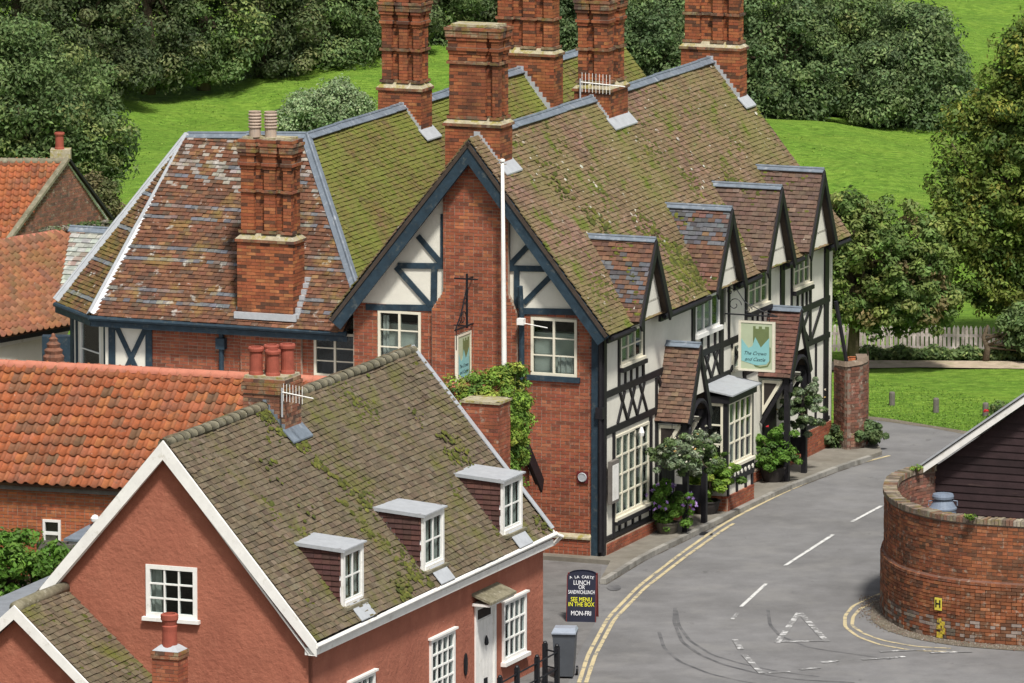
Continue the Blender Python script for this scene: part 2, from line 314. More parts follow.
def brickwork(parent, poly, holes, O, S, palette, m='brick', mortar='mortar', thick=.2, n_ind=0, name='wall', proud=.008, colour_fn=None, L=.225, Hc=.075, rank=None):
    """vertical brick face: poly in (s, z); O plan point; S horizontal unit; returns the mortar wall part"""
    O = np.array(O, float); S = np.array([S[0], S[1], 0.]); T = np.array([0, 0, 1.]); N = np.array([S[1], -S[0], 0])
    w = slab(MB(), poly, holes, O-N*proud, S, T, N, thick).build(name, M[mortar], parent)
    y0 = min(p[1] for p in poly); y1 = max(p[1] for p in poly); ss, ws, zs = [], [], []
    r = 0; y = y0
    while y < y1:
        m_ = min(y+Hc/2, y1-.001)
        for a, b in spans(poly, holes, m_):
            off = (r % 2)*L/2; k0 = math.floor((a-off)/L); e = np.arange(k0, math.ceil((b-off)/L)+1)*L+off
            if r % 2 == 0 and r % 4 == 0: e = np.sort(np.concatenate([e, e+L/2]))     # a header course now and then
            e = np.clip(e, a, b); e = np.unique(np.round(e, 4)); d = np.diff(e); ok = d > .02
            ss.append(e[:-1][ok]+.007); ws.append(d[ok]-.014); zs.append(np.full(ok.sum(), y+.005))
        y += Hc; r += 1
    ss, ws, zs = map(np.concatenate, (ss, ws, zs)); n = len(ss)
    pr = R.uniform(0, .005, n)
    o = O + ss[:, None]*S + zs[:, None]*T + N*pr[:, None] - N*.05
    col = pal(PB[palette], n)
    if colour_fn is not None: col = colour_fn(ss, zs, col)
    X = ws[:, None]*S; Y = np.tile(N*.05, (n, 1)); Z = np.tile(T*(Hc-.015), (n, 1))
    # order Y as outward depth so the visible faces are kept
    emit(name, parent, o, X, -Y*-1, Z, col, M[m], n_ind, rank=None if rank is None else rank(o))
    return w
def plane_axes(P):
    P = np.asarray(P, float); n = np.zeros(3)
    for i in range(len(P)):
        a, b = P[i], P[(i+1) % len(P)]; n += np.cross(a, b)
    n /= np.linalg.norm(n)
    if n[2] < 0: n = -n
    s = np.cross((0, 0, 1), n); s /= np.linalg.norm(s); t = np.cross(n, s); return s, t, n
def roof(parent, P, palfn, m, gauge=.11, width=.165, n_ind=0, holes=(), name='roof', thick=.024, lift=.036, deck=True, sag=.02, rank=None, deckmat="tile_dorm", flat=False):
    P = np.asarray(P, float); s, t, n = plane_axes(P); O = P[0]
    poly = [((p-O)@s, (p-O)@t) for p in P]
    d = None
    if deck: d = MB().prism(P-n*.01, -n*.08, (.06, .045, .035)).build(name, M[deckmat], parent)
    y0, y1 = min(p[1] for p in poly), max(p[1] for p in poly); ss, ws, ts, rows = [], [], [], []
    r = 0; y = y0
    while y < y1-.03:
        for a, b in spans(poly, holes, min(y+gauge*.5, y1-.001)):
            off = (r % 2)*width/2+ (r*.37 % 1)*.02; e = np.arange(math.floor((a-off)/width), math.ceil((b-off)/width)+1)*width+off
            e = np.unique(np.round(np.clip(e, a, b), 4)); dd = np.diff(e); ok = dd > .02
            ss.append(e[:-1][ok]+.003); ws.append(dd[ok]-.006); ts.append(np.full(ok.sum(), y)); rows.append(np.full(ok.sum(), r))
        y += gauge; r += 1
    if not ss: return d
    ss, ws, ts, rows = map(np.concatenate, (ss, ws, ts, rows)); k = len(ss)
    wv = sag*(np.sin(ss*.9+ts*.5)+.6*np.sin(ss*2.3+1+ts*1.3))*.5
    slip = np.where(R.random(k) < .03, R.uniform(-.03, 0, k), R.uniform(-.006, .004, k))
    lf = lift + R.uniform(-.006, .010, k) + wv
    o = O + ss[:, None]*s + (ts+slip-.02)[:, None]*t + lf[:, None]*n
    y_ = t*gauge*1.22 - n*(lift*.75); y_n = y_/np.linalg.norm(y_); z_ = np.cross(s, y_n)*thick
    tilt = R.uniform(-.012, .012, k)
    X = ws[:, None]*s + tilt[:, None]*n*.3; Y = np.tile(y_, (k, 1)); Z = np.tile(z_, (k, 1))
    col = palfn(rows, ss, ts, k)
    emit(name, d if (deck and not n_ind and not flat) else parent, o, X, Y, Z, col, M[m], n_ind, 'roof_tile', 'roof_tiles', faces=(1, 2, 3, 5), rank=None if rank is None else rank(o))
    return d
ICO = None
def moss_clumps(parent, P, n, freq, thr, sz=(.035, .09), spec=((4, (.085, .095, .016)), (2, (.12, .125, .02)), (3, (.05, .058, .014)), (1, (.15, .145, .035))), seed=0., keep=None, lift=.05):
    """cushions of moss growing in patches on a roof plane"""
    P = np.asarray(P, float); s, t, nn_ = plane_axes(P); O = P[0]; poly = [((p-O)@s, (p-O)@t) for p in P]
    xs = [p[0] for p in poly]; ys = [p[1] for p in poly]; k = n*14; u = R.uniform(min(xs), max(xs), k); v = R.uniform(min(ys), max(ys), k)
    f = np.sin(u*freq+seed)*np.sin(v*freq*.8+seed*1.7)+.6*np.sin(u*freq*2.3+v*freq*1.1+seed*3)+.5*np.sin(v*freq*2.9-u*freq*1.7)+R.normal(size=k)*.35
    ok = f > thr
    if keep is not None: ok &= keep(u, v)
    u, v = u[ok][:n], v[ok][:n]; ins = np.array([any(a+.05 < x < b-.05 for a, b in spans(poly, (), y)) for x, y in zip(u, v)], bool) if len(u) else np.zeros(0, bool); u, v = u[ins], v[ins]; m_ = len(u)
    if not m_: return
    ang = np.arange(6)*math.pi/3; dome = np.vstack([np.stack([np.cos(ang), np.sin(ang), 0*ang], 1), np.stack([.7*np.cos(ang+.3), .7*np.sin(ang+.3), 0*ang+.62], 1), [[0, 0, .95]]])
    Q = np.array([[i, (i+1) % 6, 6+(i+1) % 6, 6+i] for i in range(6)]); T = [[6+i, 6+(i+1) % 6, 12] for i in range(6)]
    r_ = R.uniform(*sz, m_); A = np.stack([s, t, nn_]); V = (dome[None]*np.stack([r_*R.uniform(.8, 1.6, m_), r_*R.uniform(.7, 1.2, m_), r_*R.uniform(.18, .34, m_)], 1)[:, None])@A
    V = V*1 + (O+u[:, None]*s+v[:, None]*t+nn_*lift)[:, None]; c = np.repeat(pal(list(spec), m_, .25), 13, 0)
    QQ = (np.arange(m_)[:, None, None]*13+Q[None]).reshape(-1, 4); TT = (np.arange(m_)[:, None, None]*13+np.array([[6, 7, 12, 12]])).reshape(-1, 4) if False else None
    NN = [[j*13+q for q in f_] for j in range(m_) for f_ in T]
    MB().add(V.reshape(-1, 3), QQ, NN, c).build('moss', M['moss'], parent, 'stuff')
def P_(spec, jit=.12): return lambda rows, s, t, n: pal(spec, n, jit, .45)
TP = dict(
    moss=[(4, (0.126, 0.089, 0.037)), (4, (0.144, 0.117, 0.033)), (2, (0.166, 0.090, 0.057)), (1, (0.080, 0.048, 0.035))],
    main=[(4, (0.193, 0.112, 0.079)), (4, (0.225, 0.139, 0.100)), (3, (0.156, 0.104, 0.065)), (1.5, (0.269, 0.170, 0.139)), (1, (0.094, 0.054, 0.043))],
    dorm=[(4, (0.118, 0.074, 0.054)), (3, (0.147, 0.096, 0.072)), (2, (0.081, 0.059, 0.047)), (1, (0.221, 0.154, 0.122))],
    dormred=[(4, (0.156, 0.077, 0.048)), (3, (0.115, 0.065, 0.045)), (2, (0.083, 0.051, 0.039)), (2, (0.187, 0.109, 0.065))],
    blue=[(4, (0.092, 0.104, 0.117)), (3, (0.122, 0.133, 0.144)), (2, (0.172, 0.081, 0.053)), (2, (0.061, 0.058, 0.058))],
    red=[(4, (0.139, 0.061, 0.035)), (3, (0.181, 0.081, 0.046)), (2, (0.097, 0.049, 0.032)), (1.5, (0.077, 0.057, 0.042)), (1, (0.230, 0.130, 0.063))],
    cot=[(4, (0.131, 0.100, 0.063)), (4, (0.152, 0.120, 0.078)), (2, (0.103, 0.079, 0.051)), (1, (0.185, 0.148, 0.106)), (1, (0.070, 0.051, 0.035))],
    slate=[(3, (.36, .38, .34)), (3, (.30, .33, .30)), (1, (.22, .22, .20)), (.6, (.22, .10, .06))],
    hung=[(4, (.085, .04, .035)), (3, (.11, .05, .04)), (2, (.065, .035, .03))],
    pant=[(1.3, (0.157, 0.087, 0.047)), (1.6, (0.294, 0.099, 0.047)), (5, (0.319, 0.093, 0.032)), (5, (0.351, 0.114, 0.039)), (4, (0.275, 0.074, 0.029)), (1.2, (0.229, 0.085, 0.041)), (.9, (0.141, 0.073, 0.040)), (.5, (0.077, 0.061, 0.039)), (.6, (0.371, 0.161, 0.068))],
    pantfar=[(5, (0.293, 0.111, 0.054)), (4, (0.251, 0.100, 0.058)), (3, (0.209, 0.093, 0.054)), (1.5, (0.153, 0.086, 0.054)), (1, (0.321, 0.157, 0.084))],
)
def pantile_template(w, L, amp=.052, th=.022):
    k = 8; x = np.linspace(0, 1, k)*w*1.02; u = x/w
    z = amp*(np.where(u < .62, -.35*np.sin(np.pi*u/.62), np.sin(np.pi*(u-.62)/.40)))
    V = np.vstack([np.stack([x, np.zeros(k), z], 1), np.stack([x, np.full(k, L), z-.012], 1), np.stack([x, np.zeros(k), z-th], 1)])
    # tail edge droops in a shallow curve like hand made tiles
    V[:k, 1] -= .03*np.sin(u*np.pi); V[2*k:, 1] -= .03*np.sin(u*np.pi)
    Q = [[i, i+1, k+i+1, k+i] for i in range(k-1)]+[[2*k+i, 2*k+i+1, i+1, i] for i in range(k-1)]
    V = np.vstack([V, V[k-1], V[2*k-1], [V[k-1][0], V[k-1][1], V[k-1][2]-th], [V[2*k-1][0], V[2*k-1][1], V[2*k-1][2]-th]])
    b = 3*k; Q.append([b, b+1, b+3, b+2]); return V, np.array(Q)
def pantiles(parent, P, spec, m, gauge=.29, width=.24, n_ind=300, inview=None, name='roof'):
    P = np.asarray(P, float); s, t, n = plane_axes(P); O = P[0]; poly = [((p-O)@s, (p-O)@t) for p in P]
    deck = MB().prism(P-n*.03, -n*.08, (.08, .04, .03)).build(name, M['pantile_old'], parent)
    V, Q = pantile_template(width, gauge*1.22); items = []
    y0, y1 = min(p[1] for p in poly), max(p[1] for p in poly); y = y0
    while y < y1-.05:
        for a, b in spans(poly, (), min(y+gauge*.5, y1-.001)):
            for q in np.arange(math.ceil(a/width-.4)*width, b-width*.6, width): items.append((q, y))
        y += gauge
    items = np.array(items); k = len(items); col = pal(spec, k, .14)
    o = O + items[:, :1]*s + items[:, 1:]*t + n*(.045+R.uniform(-.004, .006, (k, 1))+.015*np.sin(items[:, :1]*.8+items[:, 1:]*1.1)); yv = t - n*.10; yv /= np.linalg.norm(yv); zv = np.cross(s, yv)
    rank = inview(o) if inview else -o[:, 1]
    order = np.argsort(-rank)[:n_ind]; mask = np.zeros(k, bool); mask[order] = True
    kc = np.array([pal(spec, 1, .14)[0] for _ in range(24)]); vm = [MB().add(V, Q, col=c).mesh('pantile', M[m], True) for c in kc]
    for i in order:
        j = int(np.argmin(((kc-col[i])**2).sum(1)+R.uniform(0, .003, len(kc)))); ob = bpy.data.objects.new('pantile', vm[j]); COL.objects.link(ob); ob.parent = parent
        rz = R.uniform(-.02, .02); xx = s*math.cos(rz)+yv*math.sin(rz); yy = -s*math.sin(rz)+yv*math.cos(rz); mt = Matrix.Identity(4)
        for r_ in range(3): mt[r_][0], mt[r_][1], mt[r_][2], mt[r_][3] = xx[r_], yy[r_], zv[r_], o[i][r_]
        ob.matrix_basis = mt
    if (~mask).any():
        b = MB(); A = np.stack([s, yv, zv])
        for i in np.where(~mask)[0]: b.add(V@A+o[i], Q, col=col[i])
        b.build('pantiles', M[m], parent, 'stuff', True)
    return deck
def ridge_run(parent, p, q, r, m, L=.32, name='ridge_tile', droop=0):
    """half round ridge tiles laid end to end, each one a part"""
    p, q = np.array(p, float), np.array(q, float); t = q-p; D = np.linalg.norm(t); t /= D; k = max(1, round(D/L)); L = D/k
    b = MB(); n = 8; ang = np.linspace(-.1*math.pi, 1.1*math.pi, n); side = np.cross(t, (0, 0, 1)); side /= np.linalg.norm(side); up = np.cross(side, t)
    V = []
    for x, rr in ((0, r), (L*.985, r*.93)):
        V += [side*math.cos(a)*rr+up*(math.sin(a)*rr*.8)+t*x for a in ang]
    V = np.array(V); Q = [[i, i+1, n+i+1, n+i] for i in range(n-1)]
    me = MB().add(V, Q, [list(range(n))]).mesh(name, M[m], True)
    for i in range(k):
        ob = bpy.data.objects.new(name, me); COL.objects.link(ob); ob.parent = parent; ob.location = p+t*(i*L)+np.array([0, 0, -.02+R.uniform(-.006, .006)])
    return me
def lead_strip(parent, p, q, w, m='lead', name='lead_capping', roll=.035):
    p, q = np.array(p, float), np.array(q, float); t = q-p; D = np.linalg.norm(t); t /= D
    side = np.cross(t, (0, 0, 1)); side /= np.linalg.norm(side); up = np.cross(side, t)
    b = MB()
    for sg in (-1, 1):
        a0 = p+up*.06; b.hexa(a0, t*D, side*sg*w-up*.14*w/.2, up*.015)
    b.tube([p+up*.07, q+up*.07], roll, 6)
    return b.build(name, M[m], parent)
# ------------------------------------------------------------------ windows
def window(parent, O, S, s0, z0, w, h, lights=2, rows=3, cols=1, fr=.06, bar=.028, m='cream', sill=.10, curtain=None, depth=.07, proud=.0, panes=True, name='window', transom=None, sillmat=None, back=.5):
    """frame with mullions and glazing bars (one part), panes / sill / curtain / dark recess as its pieces. O plan point of the wall face"""
    O = np.array(O, float); S = np.array([S[0], S[1], 0.]); T = np.array([0, 0, 1.]); N = np.array([S[1], -S[0], 0])
    A = O+N*proud
    def bx(b, a0, a1, c0, c1, d0, d1): b.hexa(A+S*a0+T*c0+N*d0, S*(a1-a0), N*(d1-d0), T*(c1-c0))
    f = MB(); bx(f, s0, s0+w, z0, z0+fr, -depth, 0); bx(f, s0, s0+w, z0+h-fr, z0+h, -depth, 0)
    bx(f, s0, s0+fr, z0+fr, z0+h-fr, -depth, -.001); bx(f, s0+w-fr, s0+w, z0+fr, z0+h-fr, -depth, -.001)
    lw = (w-2*fr)/lights
    for i in range(1, lights): bx(f, s0+fr+lw*i-fr*.42, s0+fr+lw*i+fr*.42, z0+fr, z0+h-fr, -depth, -.004)
    pr = []
    for i in range(lights):
        x0, x1 = s0+fr+lw*i+(fr*.42 if i else 0), s0+fr+lw*(i+1)-(fr*.42 if i < lights-1 else 0)
        zz = np.linspace(z0+fr, z0+h-fr, rows+1); xx = np.linspace(x0, x1, cols+1)
        for z in zz[1:-1]: bx(f, x0, x1, z-bar/2, z+bar/2, -depth*.75, -.014)
        for x in xx[1:-1]: bx(f, x-bar/2, x+bar/2, z0+fr, z0+h-fr, -depth*.75, -.012)
        for a0, a1 in zip(xx[:-1], xx[1:]):
            for c0, c1 in zip(zz[:-1], zz[1:]): pr.append((a0, a1, c0, c1))
    fo = f.build(name, M[m], parent)
    if panes:
        me = MB().hexa((0, 0, 0), (1, 0, 0), (0, 1, 0), (0, 0, 1)).mesh('pane', M['glass'])
        for a0, a1, c0, c1 in pr:
            ob = bpy.data.objects.new('pane', me); COL.objects.link(ob); ob.parent = fo
            p = A+S*a0+T*c0-N*depth*.5; mt = Matrix.Identity(4); X, Y, Z = S*(a1-a0), N*-.006, T*(c1-c0)
            for r_ in range(3): mt[r_][0], mt[r_][1], mt[r_][2], mt[r_][3] = X[r_], Y[r_], Z[r_], p[r_]
            ob.matrix_basis = mt
    rc = MB()
    for (a0, a1, c0, c1, d0, d1) in ((s0, s0+w, z0, z0+h, -back-.02, -back), (s0-.02, s0, z0, z0+h, -back, -depth), (s0+w, s0+w+.02, z0, z0+h, -back, -depth), (s0, s0+w, z0-.02, z0, -back, -depth), (s0, s0+w, z0+h, z0+h+.02, -back, -depth)):
        bx(rc, a0, a1, c0, c1, d0, d1)
    rc.build('window_recess', M['dark_room'], fo)
    if curtain:
        c = MB()
        for (u0, u1, v0, v1) in curtain:
            x = s0+w*u0; k = max(3, int((u1-u0)*w/.035)); xs = np.linspace(x, s0+w*u1, k)
            V = np.vstack([[A+S*xv+T*(z0+h*vv)-N*(depth+.05+.018*math.sin(i*2.1)) for i, xv in enumerate(xs)] for vv in (v0, v1)])
            c.add(V, [[i, i+1, k+i+1, k+i] for i in range(k-1)])
        c.build('curtain', M['curtain'], fo)
    if sill:
        b = MB(); bx(b, s0-.06, s0+w+.06, z0-sill*.8, z0, -depth, .07); b.build('sill', M[sillmat or m], fo)
    return fo
def timbers(parent, segs, O, S, m='timber', w=.13, proud=.035, name='timber'):
    """each timber of the framing is a part; segs: (s0,z0,s1,z1[,width])"""
    O = np.array(O, float); S = np.array([S[0], S[1], 0.]); N = np.array([S[1], -S[0], 0]); Z = np.array([0, 0, 1.])
    for i, g in enumerate(segs):
        p = O+S*g[0]+Z*g[1]; q = O+S*g[2]+Z*g[3]; t = q-p; t /= np.linalg.norm(t)
        MB().bar(p-N*.02, q-N*.02, g[4] if len(g) > 4 else w, .02+proud+.0012*(i % 9), N).build(name, M[m], parent)
# ------------------------------------------------------------------ chimneys
def offset_plan(plan, d):
    P = np.array(plan, float); n = len(P); out = []
    for i in range(n):
        e0 = P[i]-P[i-1]; e1 = P[(i+1) % n]-P[i]; e0 /= np.linalg.norm(e0); e1 /= np.linalg.norm(e1)
        n0 = np.array([e0[1], -e0[0]]); n1 = np.array([e1[1], -e1[0]]); b = n0+n1; out.append(P[i]+b*d/max(b@n0, .3))
    return np.array(out)
def ring(mb, plan, z0, z1, d, spec, Hc=.075, L=.215, deep=.09):
    P = offset_plan(plan, d); n = len(P); z = z0; r = 0
    while z < z1-.02:
        for i in range(n):
            a, b = P[i], P[(i+1) % n]; e = b-a; D = np.linalg.norm(e); e = e/D; nn = np.array([e[1], -e[0]])
            k = max(1, round(D/L)); x = (np.arange(k+1)+(.5 if r % 2 else 0))*D/k; x = np.clip(np.unique(np.concatenate([[0], x])), 0, D); dd = np.diff(x); ok = dd > .01; x = x[:-1][ok]; dd = dd[ok]; m_ = len(x)
            pr = R.uniform(0, .006, m_)
            o = np.hstack([a+np.outer(x+.004, e)+nn*(pr[:, None]-deep), np.full((m_, 1), z+.005)])
            c = pal(spec, m_)
            mb.hexa(o, np.hstack([np.outer(dd-.008, e), np.zeros((m_, 1))]), np.array([nn[0]*deep, nn[1]*deep, 0]), np.array([0, 0, min(Hc, z1-z)-.011]), c, faces=(0, 1, 3, 4, 5))
        z += Hc; r += 1
def chimney(parent, a0, a1, b0, depth, zb, zcap, ztop, notches=((.28, .46), (.66, .80)), pots=0, shaft_in=.07, top_h=.75, strings=(.12, .62), lead_sides=None):
    W = a1-a0
    base = [(a0, b0), (a1, b0), (a1, b0+depth), (a0, b0+depth)]
    i_ = shaft_in; x0, x1, y0, y1 = a0+i_, a1-i_, b0+i_, b0+depth-i_; w = x1-x0; dn = .11
    sh = [(x0, y0)]
    for u0, u1 in notches: sh += [(x0+w*u0, y0), (x0+w*u0, y0+dn), (x0+w*u1, y0+dn), (x0+w*u1, y0)]
    sh += [(x1, y0)]
    dl = y1-y0
    if dl > .5: sh += [(x1, y0+dl*.35), (x1-dn, y0+dl*.35), (x1-dn, y0+dl*.65), (x1, y0+dl*.65)]
    sh += [(x1, y1), (x0, y1)]
    core = MB()
    def pr(plan, d, za, zb_): P = offset_plan(plan, d-.008); core.prism([(p[0], p[1], za) for p in P], (0, 0, zb_-za))
    bk = MB(); tp = MB()
    pr(base, 0, zb, zcap); ring(bk, base, zb, zcap, 0, PB['stack'])
    # weathered offset where base meets shaft
    ring(tp, base, zcap, zcap+.07, .04, PB['corbel']); pr(base, .04, zcap, zcap+.06)
    off = MB(); Pb = offset_plan(base, .035); P2 = offset_plan([(x0, y0), (x1, y0), (x1, y1), (x0, y1)], -.02)
    V = [(p[0], p[1], zcap+.068) for p in Pb]+[(p[0], p[1], zcap+.19) for p in P2]
    off.add(V, [[i, (i+1) % 4, (i+1) % 4+4, i+4] for i in range(4)], [[4, 5, 6, 7]])
    zs = ztop-top_h; H = zs-zcap
    z = zcap+.1; cuts = [zcap+.1]+[k for f_ in strings for k in (zcap+H*f_, zcap+H*f_+.075)]+[zs]
    for i in range(len(cuts)-1):
        st = i % 2 == 1; d = .045 if st else 0
        ring(tp if st else bk, sh, cuts[i], cuts[i+1], d, PB['corbel'] if st else PB['stack']); pr(sh, d, cuts[i], cuts[i+1]-(.01 if st else 0))
    # corbelled head
    k = int(top_h/.075); prof = [0.02, .05, .02, .02, .05, .07, .07, .09, .05, .06, .03, .0][:k]
    while len(prof) < k: prof.append(.02)
    for i, d in enumerate(prof):
        ring(tp if d > .05 else bk, sh, zs+i*.075, zs+(i+1)*.075, d, PB['corbel'] if d > .05 else PB['stack']); pr(sh, d, zs+i*.075, zs+(i+1)*.075-(.012 if d > .05 else 0))
    o = core.build('chimney', M['mortar_dark'], parent)
    bk.build('brickwork', M['brick_stack'], o, 'stuff'); tp.build('string_courses', M['brick_top'], o, 'stuff'); off.build('weathering', M['cement'], o)
    fl = MB(); P = offset_plan(sh, -.03); fl.prism([(p[0], p[1], ztop-.02) for p in P], (0, 0, .06)); fl.build('flaunching', M['cement'], o)
    return o, (x0, x1, y0, y1, ztop)
def flashing(parent, pts, thick=.02, m='flash'):
    b = MB(); b.prism(pts, (0, 0, thick)); return b.build('lead_flashing', M[m], parent)
def pot_mesh(r, h, kind='plain'):
    pr = [(r*1.0, 0), (r*.95, h*.1), (r*.88, h*.15), (r*.85, h*.82), (r*1.05, h*.86), (r*1.08, h*.95), (r*.98, h), (r*.72, h), (r*.70, h*.8), (r*.2, h*.78)]
    if kind == 'ribbed': pr = [(r*.9, 0), (r*.9, h*.3)]+[q for k in range(5) for q in ((r*.9, h*(.35+k*.12)), (r*1.08, h*(.38+k*.12)), (r*1.08, h*(.41+k*.12)), (r*.9, h*(.44+k*.12)))]+[(r*1.0, h), (r*.75, h), (r*.7, h*.85), (r*.1, h*.84)]
    return pr
# ------------------------------------------------------------------ foliage
def leaves(mb, C, rad, n, size, spec, flat=.9, cup=.6, jit=.30, up=.3):
    """n leaf quads spread over clumps with centres C (k,3) and radii rad (k,)"""
    k = len(C); idx = R.integers(0, k, n); d = R.normal(size=(n, 3)); d /= np.linalg.norm(d, axis=1)[:, None]
    rr = cup+(1-cup)*R.random(n)**.5; rr = rr*R.uniform(.75, 1.12, n)
    p = C[idx]+d*(rr*rad[idx])[:, None]*np.array([1, 1, .7])
    nr = d*flat+R.normal(size=(n, 3))*jit+np.array([0, 0, up]); nr /= np.linalg.norm(nr, axis=1)[:, None]
    a = np.cross(nr, R.normal(size=(n, 3))); a /= np.linalg.norm(a, axis=1)[:, None]; b = np.cross(nr, a)
    s = size*R.uniform(.6, 1.3, n)[:, None]
    droop = nr*s*.25
    V = np.stack([p-a*s, p-b*s*.5-droop*.3, p+a*s-droop, p+b*s*.5], 1).reshape(-1, 3)
    w = np.array([q[0] for q in spec], float); w /= w.sum(); cc = np.array([q[1] for q in spec]); ck = cc[R.choice(len(spec), k, p=w)]*R.uniform(.75, 1.25, (k, 1))
    c = ck[idx]*R.uniform(.75, 1.25, (n, 1))*(1+R.uniform(-.08, .08, (n, 3)))
    mb.add(V, np.arange(n*4).reshape(-1, 4), col=np.repeat(c, 4, 0)); return mb
LP = dict(
    dark=[(4, (0.081, 0.111, 0.046)), (3, (0.108, 0.142, 0.058)), (2, (0.060, 0.085, 0.038)), (1, (0.166, 0.188, 0.078))],
    mid=[(4, (0.119, 0.181, 0.062)), (3, (0.154, 0.222, 0.076)), (2, (0.092, 0.142, 0.052)), (1, (0.224, 0.268, 0.091))],
    hedge=[(4, (0.110, 0.166, 0.066)), (3, (0.147, 0.210, 0.081)), (2, (0.085, 0.130, 0.055)), (1, (0.194, 0.264, 0.102))],
    grey=[(4, (0.252, 0.336, 0.168)), (3, (0.315, 0.399, 0.209)), (2, (0.187, 0.274, 0.115))],
    yel=[(4, (.145, .205, .04)), (3, (.19, .235, .045)), (3, (.09, .145, .032)), (1, (.25, .26, .05))],
    chest=[(4, (0.138, 0.211, 0.057)), (3, (0.178, 0.235, 0.063)), (1.2, (0.224, 0.185, 0.080)), (2, (0.102, 0.164, 0.044)), (1, (0.260, 0.305, 0.089))],
    ivy=[(4, (0.141, 0.247, 0.038)), (3, (0.204, 0.313, 0.045)), (2, (0.087, 0.164, 0.030)), (1.5, (0.314, 0.378, 0.067))],
    bright=[(4, (0.095, 0.203, 0.027)), (3, (0.135, 0.257, 0.041)), (1, (0.068, 0.135, 0.027))],
    silver=[(3, (.20, .26, .15)), (3, (.14, .20, .08)), (2, (.28, .33, .22)), (2, (.08, .13, .04))],
    scrub=[(4, (.12, .13, .05)), (3, (.17, .15, .07)), (2, (.08, .10, .03))],
)
def tree(name, label, cat, base, ells, spec, n, size, clump=(.35, .7), density=.9, trunk_r=.2, group=None, z0=0, limbs=14, jit=.35, seed=None, layer=None):
    """ells: crown ellipsoids relative to base (cx,cy,cz,rx,ry,rz)"""
    root = empty(name, base, 0, label, cat, group)
    Cs, Rs = [], []
    vol = np.array([e[3]*e[5] for e in ells]); vol = vol/vol.sum()
    for e, v in zip(ells, vol):
        k = max(6, int(density*n/110*v)); d = R.normal(size=(k, 3)); d /= np.linalg.norm(d, axis=1)[:, None]
        r_ = R.uniform(.55, 1.0, k)**.6; lump = 1+.16*np.sin(d[:, 0]*5+e[0]*3)*np.cos(d[:, 2]*4+e[2]*2)
        Cs.append(np.array(e[:3])+d*np.array(e[3:])*(r_*lump)[:, None]); Rs.append(R.uniform(*clump, k))
    C = np.vstack(Cs); Rd = np.concatenate(Rs); ok = C[:, 2] > z0+.15; C, Rd = C[ok], Rd[ok]
    top = max(e[2] for e in ells)
    tk = MB(); tk.tube([(0, 0, -.2), (.05, 0, top*.3), (-.05, .04, top*.65), (.06, 0, top*1.05)], [trunk_r*1.3, trunk_r, trunk_r*.8, trunk_r*.35], 10)
    for i in R.choice(len(C), min(limbs, len(C)), replace=False):
        st = np.array([0, 0, top*R.uniform(.3, .8)]); c = C[i]; mid = st*.5+c*.5+np.array([0, 0, -.1*np.linalg.norm(c-st)]); tk.tube([st, mid, c], [trunk_r*.45, trunk_r*.28, .02], 6)
    tk.build('trunk', M['bark'], root, smooth=True)
    lv = MB(); leaves(lv, C, Rd, n, size, LP[spec], jit=jit)
    lv.build('crown', M['leaf'], root, 'stuff'); return root
def bush(name, label, cat, base, rad, n, size, spec, group=None, cz=None, flowers=None, trailing=0, k=40, parent=None, clump=.14):
    root = empty(name, base, 0, label, cat, group) if parent is None else parent
    rx, ry, rz = rad; cz = rz if cz is None else cz
    d = R.normal(size=(k, 3)); d /= np.linalg.norm(d, axis=1)[:, None]
    C = np.array([0, 0, cz])+d*np.array(rad)*(R.uniform(.35, 1.0, k)**.7*R.choice([.7, .95, 1.2], k))[:, None]
    lv = MB(); leaves(lv, C, np.full(k, clump)*R.uniform(.7, 1.3, k), n, size, LP[spec], up=.35)
    lv.build('foliage', M['leaf'], root, 'stuff')
    st = MB()
    for i in range(0, k, 3): st.tube([(0, 0, max(cz-rz, 0)), C[i]*np.array([.5, .5, .8]), C[i]], [.015, .01, .004], 4)
    st.build('stems', M['bark'], root)
    if flowers:
        fn, fs, fspec = flowers; fl = MB(); dd = R.normal(size=(fn, 3)); dd[:, 2] = abs(dd[:, 2])*.8-.1; dd /= np.linalg.norm(dd, axis=1)[:, None]; FC = np.array([0, 0, cz])+dd*np.array(rad)*1.08
        for c_ in FC: leaves(fl, c_[None], np.array([fs*.6]), 7, fs*.6, fspec, flat=1)
        fl.build('flowers', M['petal'], root, 'stuff')
    return root
def text_mesh(parent, body, size, M4, m, name='lettering', align='CENTER', ext=.002, shear=0, bold=0):
    cu = bpy.data.curves.new(name, 'FONT'); cu.body = body; cu.size = size; cu.align_x = align; cu.align_y = 'CENTER'; cu.extrude = ext; cu.shear = shear; cu.offset = bold; cu.resolution_u = 3
    ob = bpy.data.objects.new('tmp', cu); COL.objects.link(ob)
    dg = bpy.context.evaluated_depsgraph_get(); me = bpy.data.meshes.new_from_object(ob.evaluated_get(dg)); bpy.data.objects.remove(ob)
    me.materials.clear(); me.materials.append(m); o = bpy.data.objects.new(name, me); COL.objects.link(o); o.parent = parent; o.matrix_basis = M4; return o
def basis(o, x, y, z):
    mt = Matrix.Identity(4)
    for r_ in range(3): mt[r_][0], mt[r_][1], mt[r_][2], mt[r_][3] = x[r_], y[r_], z[r_], o[r_]
    return mt

